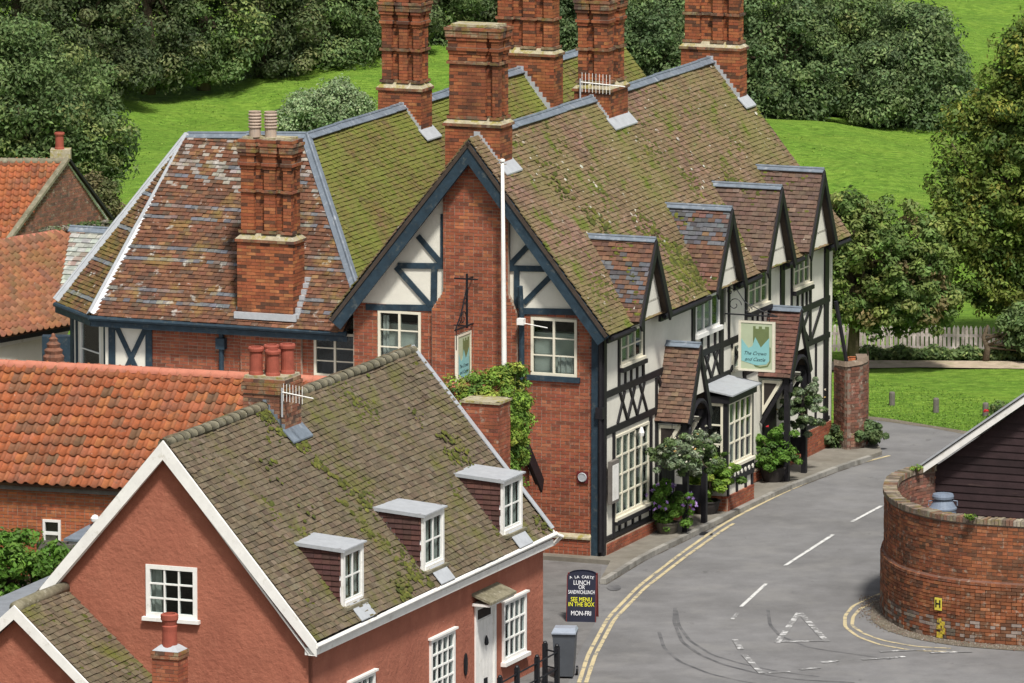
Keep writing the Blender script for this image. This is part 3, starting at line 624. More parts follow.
# ================================================================== GROUND
RZ = -0.10      # road level; pavements and house bases are at 0
def sheet(name, pts, z, m, thick=0, kind='structure', parent=None):
    b = MB()
    if thick: b.prism([(p[0], p[1], z-thick) for p in pts], (0, 0, thick))
    else: b.add([(p[0], p[1], z) for p in pts], N=[list(range(len(pts)))])
    o = b.build(name, M[m], parent)
    if kind: o['kind'] = kind
    return o
def G(pts, z): return [tuple(gz(x, y, z)[:2]) for x, y in pts]
def grass_mat():
    m = mat('grass', (.155, .275, .036), .95, .45, 3.5, (14, 1.0, .10), [((.25, .375, .05), .22, .52, .12, .6, (1, 2.2, 1)), ((.11, .235, .024), .9, .54, .10, .5, (1, 2.4, 1)), ((.29, .41, .075), 3.0, .60, .06, .55, (1, 2.2, 1)), ((.07, .155, .018), 3.5, .53, .05, .6, (1, 2.6, 1))], .1)
    return m
M['grass'] = grass_mat()
def axis(lo, hi, flo, fhi, fine, coarse):
    return np.unique(np.concatenate([np.linspace(lo, flo, coarse), np.arange(flo, fhi+fine, fine), np.linspace(fhi, hi, coarse)]))
gx, gy = axis(-1500, 1500, -30, 30, .6, 24), axis(-60, 3500, 130, 300, .6, 30)
GX, GY = np.meshgrid(gx, gy); hh = np.clip((GY-198)/20, 0, 1)
GZ = -.13 + hh*(.34*np.sin(GX*.30+GY*.16)+.40*np.sin(GX*.13-GY*.19+1)+.10*np.sin(GX*.8+GY*.5)*np.sin(GY*.45)+.05*np.sin(GX*1.9+GY*.7)+.05*np.sin(GY*1.3-GX*.8)) + .02*np.sin(GX*2.1)*np.sin(GY*1.7)*np.clip((GY-185)/4, 0, 1)
GZ += np.clip((GY-300)/600, 0, 1)**1.5*40
nx, ny = len(gx), len(gy); ii = (np.arange(ny-1)[:, None]*nx+np.arange(nx-1)[None]).ravel()
MB().add(np.stack([GX, GY, GZ], -1).reshape(-1, 3), np.stack([ii, ii+1, ii+1+nx, ii+nx], 1)).build('ground', M['grass'], None, 'structure', True)

M['asphalt_patch'] = mat('newer asphalt patch', (.125, .124, .124), .9, .16, 2, (90, .6, .012), [((.2, .2, .19), 24, .66, .03, .4)])
PUB = Frame(gz(603, 556), 21.3)
# trodden village ground, spread unseen past the houses so panes reflect no grass
sheet('village_ground', [(-40, 40), (70, 40), (70, 174), (14, 174), (7.6, 178), (-14, 188), (-40, 188)], -.118, 'dirt')
# road: one sheet, from the bottom of the picture round behind the shed
W2 = PUB.w
road = [(-6, 120), (30, 120), (30, 153.6), (11.5, 153.9), (9.4, 154.6), (8.6, 156.3), (8.7, 160), (10.6, 166.0), (12.6, 172.0), (15.5, 176.2), (30, 177), (30, 177.2)]
gE = G([(1060, 447), (1000, 439), (965, 433.5), (930, 427), (890, 421.5), (865, 418)], RZ)
road += [(30, 175.9)]+gE+[tuple(W2(.2, 19)[:2]), tuple(W2(.3, 15)[:2]), tuple(W2(.3, 0)[:2]), tuple(W2(-6, -.5)[:2]), tuple(W2(-6, -10)[:2]), (-6, 150)]
road = [p for i, p in enumerate(road) if p != (30, 177.2) and p != (30, 177)]
sheet('road', road, RZ, 'asphalt')
# gritty edge where tarmac meets the green
eg = G([(1060, 447), (1000, 439), (965, 433.5), (930, 427), (890, 421.5), (862, 418)], RZ)
sheet('road_edge_grit', [(x, y-.12) for x, y in eg]+[(x, y+.35+.1*math.sin(i*2.2)) for i, (x, y) in enumerate(eg[::-1])], RZ+.004, 'dirt')
# pavement in front of the inn, with kerb stones
kp = G([(541, 607), (562, 602), (600, 579.5), (640, 555), (680, 536), (726, 513), (780, 487.5), (830, 468), (858, 458.5), (874, 454), (882, 451)], 0)
sheet('yard', [kp[0], kp[1], kp[2], tuple(W2(.35, .1)[:2]), tuple(W2(.1, -.1)[:2]), tuple(W2(-4, -.1)[:2]), tuple(W2(-4, -14)[:2])]+G([(560, 700), (574, 683), (585, 655), (562, 640)], 0)[:3]+G([(602, 618), (600, 600)], 0)[:1], -.004, 'asphalt_yard') if False else None
yl = G([(579, 683), (588, 655), (608, 618), (638, 587), (678, 556), (718, 527.5), (740, 515), (780, 494.5), (840, 468.5), (893, 455)], RZ)
yardp = [tuple(W2(-6, -.05)[:2]), tuple(W2(.0, -.05)[:2])]+kp[2:4][:1]+[(x-.22, y) for x, y in G([(608, 618), (588, 655), (579, 683), (574, 720)], RZ)]+[tuple(W2(-6, -16)[:2])]
sheet('yard', yardp, RZ+.005, 'asphalt_yard')
pav = sheet('pavement', [tuple(W2(-1.6, -.45)[:2]), tuple(W2(.35, -.45)[:2])]+[(x, y) for x, y in kp[2:]]+[tuple(W2(.5, 17.3)[:2]), tuple(W2(0, 17.3)[:2]), tuple(W2(-.2, 0)[:2]), tuple(W2(-1.6, .05)[:2])], 0, 'paving', .12)
def resample(pts, step):
    pts = np.array(pts, float); d = np.r_[0, np.cumsum(np.linalg.norm(np.diff(pts, axis=0), axis=1))]; s = np.arange(0, d[-1], step)
    # smooth with a Catmull-like cubic through numpy interpolation of a densified, averaged line
    x = np.interp(np.linspace(0, d[-1], 400), d, pts[:, 0]); y = np.interp(np.linspace(0, d[-1], 400), d, pts[:, 1])
    for _ in range(60): x[1:-1] = (x[:-2]+x[2:]+x[1:-1])/3; y[1:-1] = (y[:-2]+y[2:]+y[1:-1])/3
    dd = np.linspace(0, d[-1], 400); return np.stack([np.interp(s, dd, x), np.interp(s, dd, y)], 1)
ks = resample(kp[2:], .9)
kc = [MB().box(0, -.13, -.14, .89, 0, .012, (c, c*.96, c*.86)).mesh('kerb_stone', M['kerb']) for c in (.30, .24, .27, .20)]
for i in range(len(ks)-1):
    a, b = ks[i], ks[i+1]; ob = bpy.data.objects.new('kerb_stone', kc[(i*7) % 4]); COL.objects.link(ob); ob.parent = pav
    ob.location = (a[0], a[1], 0); ob.rotation_euler = (0, 0, math.atan2(b[1]-a[1], b[0]-a[0])); ob.scale = (np.linalg.norm(b-a)/.9, 1, 1)
# slabs of the pavement in the foreground, slightly uneven joints
SN = [0]
def strip(name, pts, w, z, m, step=.4, kind='structure'):
    SN[0] += 1; z = z + .0005*(SN[0] % 7) + (.0035 if 'wline' in m else 0)
    P = resample(pts, step) if len(pts) > 2 else np.array(pts, float); t = np.gradient(P, axis=0); t /= np.linalg.norm(t, axis=1)[:, None]; n = np.stack([-t[:, 1], t[:, 0]], 1)
    k = len(P); ww = w*(1+R.uniform(-.06, .06, (k, 1))); V = np.vstack([np.hstack([P+n*ww/2, np.full((k, 1), z)]), np.hstack([P-n*ww/2, np.full((k, 1), z)])])
    return MB().add(V, [[i, i+1, k+i+1, k+i] for i in range(k-1)]).build(name, M[m], None, kind)
strip('yellow_line', yl, .085, RZ+.009, 'yline')
yl2 = G([(586, 683), (595, 656), (614, 620), (644, 589), (684, 558), (724, 529.5), (735, 523)], RZ)
strip('yellow_line', yl2, .085, RZ+.009, 'yline')
yr = G([(890, 590), (872, 597), (853, 606), (845, 616), (845, 627), (858, 637), (880, 645), (915, 651), (973, 652)], RZ)
strip('yellow_line', yr, .075, RZ+.005, 'yline', .2)
yr2 = G([(890, 597), (877, 601), (860, 609), (853, 617), (852, 626), (864, 634), (884, 641), (918, 647), (960, 649)], RZ)
strip('yellow_line', yr2, .075, RZ+.005, 'yline', .2)
for a, b, w, m in [((785, 566), (833, 535), .085, 'wline'), ((852, 522), (882, 506), .085, 'wline'), ((741, 607), (766, 584), .08, 'wline'), ((732, 620), (738, 613), .09, 'wline_faint')]:
    strip('centre_line', G([a, b], RZ), w, RZ+.005, m)
for a, b in [((799, 613), (777, 643)), ((800, 613), (827, 642)), ((778, 642), (826, 641))]: strip('give_way_triangle', G([a, b], RZ), .13, RZ+.006, 'wline_faint')
for a, b in [((735, 640), (741, 650)), ((744, 655), (762, 674)), ((768, 673), (790, 672)), ((800, 670), (820, 668)), ((822, 663), (838, 661)), ((862, 660), (905, 657)), ((880, 652), (925, 650)), ((930, 653), (972, 652))]:
    strip('junction_marking', G([a, b], RZ), .13, RZ+.0075, 'wline_faint')
for pts in [[(675, 608), (674, 622), (682, 642), (700, 655), (724, 665), (760, 674), (800, 680), (860, 683)], [(676, 610), (679, 626), (690, 641), (712, 655), (742, 664), (780, 672), (830, 678)],
            [(659, 632), (664, 648), (680, 662), (710, 674), (745, 682), (790, 688)], [(768, 610), (770, 625), (780, 636), (810, 648), (860, 655), (900, 661)]]:
    strip('tyre_mark', G(pts, RZ), .075, RZ+.0025, 'skid', .3)
strip('gutter_dirt', [(x+.07, y-.05) for x, y in kp[2:10]], .17, RZ+.0035, 'gutter', .3)
gb = gz(700, 533, RZ); MB().box(gb[0]-.02, gb[1]-.30, RZ+.004, gb[0]+.28, gb[1]+.12, RZ+.008).build('drain_cover', M['iron'], None, 'structure')
# manhole-like damp patch on the yard
b = MB(); c = gz(614, 588, RZ); b.add([(c[0]+.16*math.cos(a), c[1]+.35*math.sin(a), RZ+.012) for a in np.linspace(0, 6.283, 16)[:-1]], N=[list(range(15))]); b.build('drain_cover', M['skid'], None, 'structure')
# path beyond the green
sheet('path', [(6, 188.5)]+G([(870, 369.5), (920, 368.5), (1024, 370), (1100, 370)], -.13)+G([(1100, 363), (1024, 362.5), (950, 362), (870, 361.5)], -.13)+[(6, 190)], -.095, 'path')

# ================================================================== THE INN
pub = froot('timber_framed_inn', PUB, 'large inn with brick gable, black and white street front and six ornate tall chimneys', 'inn')
XS, YS = (1, 0), (0, 1)
RA, RZT, EA, EZ = -3.05, 9.2, .27, 5.03          # main ridge and street eave
SL = (RZT-EZ)/(EA-RA)
BL = 16.05
near = lambda o: -(o@np.array([.0, 1., 0]))
# -- front brickwork
wl = PUB.b(378, 311, 0); wr = PUB.b(421, 362, 0); rl = PUB.b(531, 316, 0); rr = PUB.b(577, 377, 0)
WZ0, WZ1 = 3.98, 5.27
winA = (wl[0], WZ0-.02, wr[0], WZ1-.04); winB = (rl[0], WZ0, rr[0], WZ1)
bL, bR = PUB.b(443, 250, -.12)[0], PUB.b(508, 250, -.12)[0]; bl2, br2 = PUB.b(432, 330, -.12)[0], PUB.b(517, 330, -.12)[0]
brickwork(pub, [(-5.98, -.25), (bl2+.05, -.25), (bl2+.05, 5.34), (-5.98, 5.34)], [winA], (0, 0, 0), XS, 'pub', n_ind=150, rank=near)
brickwork(pub, [(br2-.05, -.25), (-.26, -.25), (-.26, 5.4), (br2-.05, 5.4)], [winB], (0, 0, 0), XS, 'pub', n_ind=150, rank=near)
zt = lambda a: RZT-.25-abs(a-RA)*SL
def diaper(s, z, c):
    m = np.abs(np.abs(s-(bL+bR)/2)*1.5+(z-6.9)) < .09; m |= np.abs(np.abs(s-(bL+bR)/2)*1.5+(z-7.9)) < .09
    c = c.copy(); c[m] = c[m]*np.array([1.35, 1.5, 1.3]); return c
brickwork(pub, [(bl2, -.25), (br2, -.25), (br2, 5.35), (bR, 5.75), (bR, zt(bR)), (RA, zt(RA)), (bL, zt(bL)), (bL, 5.75), (bl2, 5.35)], [], (0, -.12, 0), XS, 'pub', thick=.14, name='chimney_breast', colour_fn=diaper)
for x0, s in ((bl2, -1), (br2, 1)): MB().box(min(x0, x0+s*.004), -.12, -.25, max(x0, x0+s*.004), 0, 5.35, (1, 1, 1)).build('breast_return', M['brick'] if False else M['mortar'], pub)
pl = MB(); pl.box(-5.98, -.09, -.3, -.26, .0, .42); pl.build('plinth', M['mortar'], pub)
brickwork(pub, [(-5.98, -.28), (-.26, -.28), (-.26, .36), (-5.98, .36)], [], (0, -.10, 0), XS, 'pub', thick=.1, name='plinth')
MB().prism([(-5.98, -.14, .36), (-5.98, -.14, .40), (-5.98, 0, .47), (-5.98, 0, .36)], (5.72, 0, 0)).build('plinth_cap', M['cement'], pub)
# -- gable plaster and timbers
def B2(x, y): p = PUB.b(x, y, 0); return (p[0], p[2])
for pts in ([(-6.1, 5.34), (bL, 5.34), (bL, zt(bL)+.05), (-6.0, 5.42)], [(bR, 5.40), (-.1, 5.40), (-.12, 5.46), (bR, zt(bR)+.05)]):
    slab(MB(), pts, [], (0, .01, 0), (1, 0, 0), (0, 0, 1), (0, -1, 0), .18).build('plaster_panel', M['plaster'], pub)
def seg(x0, y0, x1, y1, w=.13): a, b = B2(x0, y0), B2(x1, y1); return (*a, *b, w)
timbers(pub, [seg(366, 307, 433, 308, .14), seg(398, 265.5, 444, 266), seg(418, 236, 442, 264, .12), seg(434.5, 268, 434, 306, .14), seg(396, 267, 431, 306, .12), seg(443, 214, 443, 266, .10),
              seg(507, 268, 551, 269, .13), seg(531, 243, 509, 266, .12), seg(517, 270, 517, 308, .12), seg(553, 274, 524, 303, .12), seg(522, 311, 580, 312, .14), seg(508, 215, 508, 268, .10)], (0, .01, 0), XS)
def sill_t(x0, x1, z): timbers(pub, [(x0, z, x1, z, .12)], (0, 0, 0), XS, proud=.07)
sill_t(rl[0]-.08, rr[0]+.08, WZ0-.06); sill_t(wl[0]-.08, wr[0]+.08, WZ0-.09)
window(pub, (0, 0, 0), XS, winA[0], winA[1], winA[2]-winA[0], winA[3]-winA[1], 2, 3, 1, sill=0, curtain=[(.08, .22, .1, .9)], proud=.02)
window(pub, (0, 0, 0), XS, winB[0], winB[1], winB[2]-winB[0], winB[3]-winB[1], 2, 3, 1, sill=0, curtain=[(.55, .9, .05, .35)], proud=.02)
# -- barge boards of the front gable
FB = -.42
def barge(parent, apex, foot, w, d, y, m='timber', name='barge_board'):
    """board on plane y: top edge from apex(x,z) to foot(x,z), w measured square to it"""
    a, f = np.array(apex, float), np.array(foot, float); t = (f-a)/np.linalg.norm(f-a); n = np.array([t[1], -t[0]]);
    if n[1] > 0: n = -n
    vx = w/abs(t[0]*n[1]-t[1]*n[0]) if True else w
    drop = w/abs(t[0]); P = [(a[0], y, a[1]), (f[0], y, f[1]), (f[0]+n[0]*w, y, f[1]+n[1]*w), (a[0], y, a[1]-drop)]
    return MB().prism(P, (0, d, 0)).build(name, M[m], parent)
ap = (RA, RZT+.02); fR = (EA+.02, EZ-.02); fL = (2*RA-EA-.02, EZ-.02)
barge(pub, ap, fR, .34, .05, FB); barge(pub, ap, fL, .34, .05, FB)
barge(pub, (ap[0], ap[1]-.40), (fR[0]-.25, fR[1]-.05), .10, .04, FB+.05); barge(pub, (ap[0], ap[1]-.40), (fL[0]+.25, fL[1]-.05), .10, .04, FB+.05)
# -- roofs
R_ = lambda *p: [tuple(q) for q in p]
def greenmix(a, b, fn):
    def f(rows, s, t, n):
        c1, c2 = pal(TP[a], n, .2), pal(TP[b], n, .2); w = fn(s, t)[:, None]; return c1*(1-w)+c2*w
    return f
roof(pub, R_((EA, FB-.03, EZ), (EA, BL, EZ), (RA, BL, RZT), (RA, FB-.03, RZT)), P_(TP['main']), 'tile_main', .105, .165, sag=.035)
MR = R_((EA, FB, EZ), (EA, BL, EZ), (RA, BL, RZT), (RA, FB, RZT))
moss_clumps(pub, MR, 1500, 1.25, .75, (.03, .075), seed=.4, keep=lambda u, v: R.random(len(u)) < np.clip(1.15-v/4.2, .12, 1))
moss_clumps(pub, MR, 260, 4.0, .6, (.02, .05), spec=((1, (.45, .43, .36)), (1, (.35, .33, .26))), seed=2.1, lift=.045)
vb = 5.3; va = RA-(RZT-vb)/SL
roof(pub, R_((2*RA-EA, 1.6, EZ), (2*RA-EA, FB-.03, EZ), (RA, FB-.03, RZT), (RA, BL, RZT), (va, BL, vb), (va, 1.6, vb)), P_(TP['main']), 'tile_main', .105, .165, sag=.03)
R2A, R2Z, HB = -8.62, 8.52, 3.6
EB, EZ2 = .18, 4.66
s2 = (R2Z-EZ2)/(HB-EB); hip_b = EB+(vb-EZ2)/s2
# hip foot in the valley from the photograph
roof(pub, R_((va, hip_b, vb), (va, 24, vb), (R2A, 24, R2Z), (R2A, HB, R2Z)), P_(TP['moss']), 'tile_moss', .105, .165, sag=.035)
roof(pub, R_((R2A, HB+.5, R2Z), (R2A, 24, R2Z), (R2A-2.6, 24, 5.2), (R2A-2.6, HB+.5, 5.2)), P_(TP['moss']), 'tile_moss', .12, .2)
# left wing hipped roof
AL = PUB.b(188, 137, HB); LZ = AL[2]; AX = AL[0]
def bands(rows, s, t, n):
    c = pal(TP['red'], n, .16); blue = pal([(3, (.155, .17, .195)), (1, (.22, .14, .11)), (1, (.27, .25, .20))], n, .2); m = ((rows % 11 == 4) | (rows % 11 == 7)) & (R.random(n) < .88); c[m] = blue[m]*.8
    w = (rows > 33) & (R.random(n) < .22); c[w] = pal([(1, (.28, .25, .22))], n)[w]; return c
c1g = (PUB.b(236, 300, .25)[0], PUB.b(292.5, 300, .25)[0])
c1hole_s = None
PF = R_((-12.48, EB, EZ2), (-6.25, EB, EZ2), (va, hip_b, vb), (R2A, HB, R2Z), (AX, HB, LZ))
roof(pub, PF, bands, 'tile_red', .105, .165, sag=.03)
FL2 = (-14.05, 1.75, EZ2)
roof(pub, R_(FL2, (-12.48, EB, EZ2), (AX, HB, LZ)), lambda r, s, t, n: np.where((r % 9 == 3)[:, None], pal([(1, (.17, .19, .22))], n), pal(TP['red'], n, .3)), 'tile_red_moss', .105, .165, sag=.02)
roof(pub, R_((-14.05, 6.0, EZ2), FL2, (AX, HB, LZ)), P_(TP['red']), 'tile_red', .12, .18)
MB().prism([(AX, HB, LZ-.1), (R2A, HB, R2Z-.1), (R2A, 8.5, 5.0), (AX, 8.5, 5.0)], (0, 0, .06)).build('roof', M['tile_red'], pub)
# slate roof of a rear lean-to seen past the left hip
q = [PUB.z(72, 229, 6.7), PUB.z(122, 229, 6.7), PUB.z(110, 303, 4.6), PUB.z(57, 303, 4.6)]
q = [np.array([*k[:2], k[2]]) for k in q]; bq = q[0][1]; 
SLP = R_((q[3][0], 3.1, 4.7), (q[2][0]+.3, 3.1, 4.7), (q[1][0]+.6, 5.0, 6.75), (q[0][0]+.35, 5.0, 6.75))
SP0, SP1 = PUB.b(58, 303, 3.1), PUB.b(112, 303, 3.1); SP2, SP3 = PUB.b(122, 230, 5.0), PUB.b(72, 230, 5.0)
roof(pub, R_(tuple(SP0), (SP1[0], 3.1, SP0[2]), (SP2[0], 5.0, SP3[2]), tuple(SP3)), P_(TP['slate']), 'slate', .15, .22, sag=.01)
lead_strip(pub, SP3+np.array([-.05, 0, .02]), np.array([SP2[0], 5.0, SP3[2]+.02]), .14)
# ridge and hip leads
def jogged(p, q, w, k, m='lead'):
    p, q = np.array(p, float), np.array(q, float)
    for i in range(k): lead_strip(pub, p+(q-p)*i/k+np.array([0, 0, .012*(i % 2)]), p+(q-p)*(i+1)/k, w, m)
jogged((RA, .75, RZT+.02), (RA, BL, RZT+.02), .15, 10); jogged((R2A, HB, R2Z+.02), (R2A, 24, R2Z+.02), .15, 12)
jogged((AX, HB, LZ+.03), (R2A, HB, R2Z+.03), .14, 2)
jogged((R2A, HB, R2Z+.04), (va, hip_b, vb+.08), .13, 2)
jogged((AX, HB, LZ+.05), (-12.5, EB-.02, EZ2+.05), .16, 2, 'flash'); jogged((AX, HB, LZ+.05), (-14.08, 1.72, EZ2+.05), .13, 2, 'flash')
# gutters
def gutter(parent, p, q, r=.06, m='timber'):
    MB().tube([p, q], r, 8).build('gutter', M[m], parent)
    return MB().bar(np.array(p)+(0, .06, -.13), np.array(q)+(0, .06, -.13), .12, .03, (0, -1, 0)).build('fascia', M[m], parent) if abs(q[0]-p[0]) > abs(q[1]-p[1]) else MB().bar(np.array(p)-(.09, 0, .1), np.array(q)-(.09, 0, .1), .12, .03, (1, 0, 0)).build('fascia', M[m], parent)
gutter(pub, (-12.5, EB-.05, EZ2-.04), (-6.2, EB-.05, EZ2-.04)); gutter(pub, (-14.1, 1.7, EZ2-.04), (-12.5, EB-.05, EZ2-.04))
# -- left wing wall: bay window, crossed panel, brick
LB = .5
xl, xr = PUB.b(113, 340, LB)[0], PUB.b(150, 340, LB)[0]; wlx0, wlx1 = PUB.b(314, 345, LB)[0], PUB.b(356, 345, LB)[0]; lz1 = PUB.b(335, 333, LB)[2]
winC = (wlx0, lz1-1.0, wlx1, lz1)
brickwork(pub, [(xr+.05, -.2), (-5.98, -.2), (-5.98, 4.55), (xr+.05, 4.55)], [winC], (0, LB, 0), XS, 'pub')
window(pub, (0, LB, 0), XS, winC[0], winC[1], winC[2]-winC[0], winC[3]-winC[1], 2, 3, 1, sill=0, proud=.02, curtain=[(.1, .45, .8, .93)])
slab(MB(), [(-12.3, 2.0), (xr+.05, 2.0), (xr+.05, 4.55), (-12.3, 4.55)], [], (0, LB, 0), (1, 0, 0), (0, 0, 1), (0, -1, 0), .15).build('plaster_panel', M['plaster'], pub)
timbers(pub, [(xl-.02, 2.2, xl-.02, 4.5, .16), (xr-.02, 2.2, xr-.02, 4.5, .16), (xl+.05, 4.5, xr-.05, 2.9, .11), (xr-.05, 4.5, xl+.05, 2.9, .11), (xl, 4.5, xr, 4.5, .12)], (0, LB, 0), XS)
d_ = np.array([-1.57, 1.45]); d_ /= np.linalg.norm(d_); FO = np.array([-13.75, 1.85, 0]); FS = np.array([1.45, -1.25]); FLn = np.linalg.norm(FS); FS = FS/FLn
slab(MB(), [(0, 0), (FLn, 0), (FLn, 4.5), (0, 4.5)], [(.42, 2.9, FLn-.35, 4.45)], FO, (*FS, 0), (0, 0, 1), (FS[1], -FS[0], 0), .15).build('bay_wall', M['plaster'], pub)
timbers(pub, [(.04, 1, .04, 4.5, .14), (FLn-.04, 1, FLn-.04, 4.5, .16), (.30, 1, .30, 4.5, .06)], FO, FS)
window(pub, FO, FS, .42, 2.9, FLn-.77, 1.55, 1, 2, 1, fr=.09, sill=.1, m='white', curtain=[(.7, .95, .45, .95)])
slab(MB(), [(0, 0), (7, 0), (7, 4.5), (0, 4.5)], [], (-13.75, 8.85, 0), (0, -1, 0), (0, 0, 1), (-1, 0, 0), .15).build('wall', M['plaster'], pub)
# lower wing wall hidden behind, rear and inner walls so the roofs are carried
MB().box(-5.98, .25, -.2, -.2, 15.6, 4.9).build('inner_wall', M['plaster'], pub)
MB().box(-13.4, 2.2, -.2, -5.98, 23.5, 4.3).build('inner_wall', M['plaster'], pub)
# far gable
slab(MB(), [(-6.1, 0), (-.02, 0), (-.02, 5.0), (RA, 9.0), (-6.1, 5.2)], [], (0, 15.6, 0), (1, 0, 0), (0, 0, 1), (0, -1, 0), .1).build('wall', M['plaster'], pub)
barge(pub, ap, fR, .3, .05, BL+.02, 'timber_black_shade'); barge(pub, ap, fL, .3, .05, BL+.02, 'timber_black_shade')
# -- chimneys
def cspec(px_l, px_r, y_cap, y_top, b, depth, a_ridge=None, **k):
    a0, a1 = PUB.b(px_l, y_cap, b)[0], PUB.b(px_r, y_cap, b)[0]; zc, zt_ = PUB.b((px_l+px_r)/2, y_cap, b)[2], PUB.b((px_l+px_r)/2, y_top, b)[2]
    return a0, a1, b, depth, zc, zt_
def put_chimney(a0, a1, b, depth, zc, zt_, zb, ridge=True, **k):
    o, t = chimney(pub, a0, a1, b, depth, zb, zc, zt_, **k)
    return o, t
C = {}
C[1] = cspec(237, 293, 243, 140, .25, .66); C[3] = cspec(445, 500, 127, 27, .18, .75)
b2 = PUB.a(402, 104, R2A)[1]; b4 = PUB.a(520, 67, R2A)[1]; b5 = PUB.a(592, 101, RA)[1]; b6 = PUB.a(710, 61, RA)[1]
C[2] = cspec(378, 421, 91, -4, b2, .7); C[4] = cspec(494, 554, 56, -32, b4, .62); C[5] = cspec(574, 609, 92, -6, b5, 1.25); C[6] = cspec(681, 740, 50, -36, b6, .5)
for k_, (a0, a1, b, dp, zc, zt_) in C.items():
    zb = {1: 4.9, 2: 7.0, 3: 7.2, 4: 6.8, 5: 7.4, 6: 7.3}[k_]
    kw = dict(notches=((.26, .46), (.68, .84))) if k_ != 5 else dict(notches=((.3, .55),))
    if k_ == 1: kw['strings'] = (.12, .68); kw['top_h'] = .68
    if k_ == 3: kw['strings'] = (.10, .86); kw['notches'] = ((.74, .88),); kw['top_h'] = .62
    if k_ == 6: kw['notches'] = ((.28, .52), (.70, .82))
    o, t = put_chimney(a0, a1, b, dp, zc, zt_, zb, **kw)
    if k_ == 1:
        for u, v in ((.26, .35), (.52, .45)):
            MB().lathe(pot_mesh(.145, .58, 'ribbed'), (a0+(a1-a0)*u, b+dp*v, zt_+.03), 16).build('chimney_pot', M['pot_buff'], o, smooth=False)
# stepped lead flashings down the front of the ridge stacks
def step_flash(ra, rz, a0, a1, b, dp):
    for side, a in ((1, a1), (-1, a0)):
        n = 9
        for i in range(n):
            u0, u1 = i/n, (i+1)/n; x0, x1 = ra+(a-ra)*u0, ra+(a-ra)*u1; z0 = rz-abs(x0-ra)*SL; z1 = rz-abs(x1-ra)*SL
            MB().prism([(x0, b-.025, z0-.02), (x1, b-.025, z1-.02), (x1, b-.025, z0+.13), (x0, b-.025, z0+.13)], (0, .025, 0)).build('lead_flashing', M['flash'], pub)
    z = rz-abs(a1-ra)*SL; MB().hexa((a1-.02, b-.12, z+.10), (.24, 0, -.24*SL+.06), (0, dp+.2, 0), (0, 0, .03)).build('lead_apron', M['flash'], pub)
for k_, ra, rz in ((3, RA, RZT), (2, R2A, R2Z), (4, R2A, R2Z), (5, RA, RZT), (6, RA, RZT)): step_flash(ra, rz, *C[k_][:4])
a0, a1, b, dp = C[1][:4]
MB().box(a0-.05, b-.09, EZ2+.15, a1+.1, b-.01, EZ2+.30).build('lead_apron', M['flash'], pub)
for i in range(7):
    y = b+i*.11; z = EZ2+s2*(y-EB)+.06; MB().box(a1, y, z-.1, a1+.13, y+.112, z+.17).build('lead_flashing', M['flash'], pub)
    MB().box(a0-.07, y, z-.1, a0, y+.112, z+.13).build('lead_flashing', M['flash'], pub)
brickwork(pub, [(a0-.0, -.2), (a1+.12, -.2), (a1+.12, EZ2-.12), (a0-.0, EZ2-.12)], [], (0, .40, 0), XS, 'pub', thick=.12, name='brick_pilaster')
# down pipes
pp = PUB.b(221, 345, .4); MB().tube([(pp[0], .38, 4.6), (pp[0], .42, 4.3), (pp[0], .42, 0)], .06, 8).box(pp[0]-.11, .33, 4.05, pp[0]+.11, .48, 4.3).build('downpipe', M['timber'], pub)
pp = PUB.b(522, 290, -.1); MB().tube([(pp[0], -.22, 5.98), (pp[0], -.12, 5.3), (pp[0], -.1, 1.8)], .065, 8).build('soil_pipe', M['timber'], pub)
# -- corner posts
for x0, x1, n_ in ((-.26, -.10, 0),): MB().box(x0, -.06, -.1, x1, .04, 5.05).build('corner_post', M['timber'], pub)
MB().box(-.10, -.03, -.1, .035, .14, 5.0).build('corner_post', M['timber_black_shade'], pub)
MB().tube([(-.03, -.10, 4.9), (-.03, -.10, .1)], .045, 8).build('downpipe', M['timber_black_shade'], pub)
MB().box(-.13, -.16, 3.1, .04, -.04, 3.35).build('pipe_hopper', M['timber_black_shade'], pub)

# ================================================================== STREET FRONT (plane a = 0, facing the road)
def A2(x, y): p = PUB.a(x, y, 0); return (p[1], p[2])
w1 = (.70, .74, 2.88, 2.58)
dw = [(1.02, 4.15, 2.42, 4.86), (5.92, 4.10, 7.52, 4.90), (9.50, 4.18, 10.88, 5.0), (12.72, 4.22, 13.88, 4.98)]
holes = [w1]+dw
slab(MB(), [(0, .28), (15.5, .55), (15.5, 5.15), (0, 5.15)], holes, (0, 0, 0), (0, 1, 0), (0, 0, 1), (1, 0, 0), .22).build('wall', M['plaster'], pub)
brickwork(pub, [(.1, -.2), (15.5, -.2), (15.5, .62), (13.4, .62), (13.3, .28), (.1, .26)], [], (.05, 0, 0), YS, 'pub', thick=.2, name='brick_plinth')
TB = 'timber_black_shade'  # street side timbers carry their shade in this blacker colour
st = []
# rails
for s0, s1, z, w in ((.1, 3.35, 2.76, .15), (.1, 15.4, 3.60, .15), (.1, 3.1, .36, .10), (.6, 3.0, .64, .14), (4.8, 8.3, 2.86, .16), (11.8, 15.4, 2.72, .13), (9.2, 11.2, 2.7, .12), (13.4, 15.4, .70, .09)): st.append((s0, z, s1, z, w))
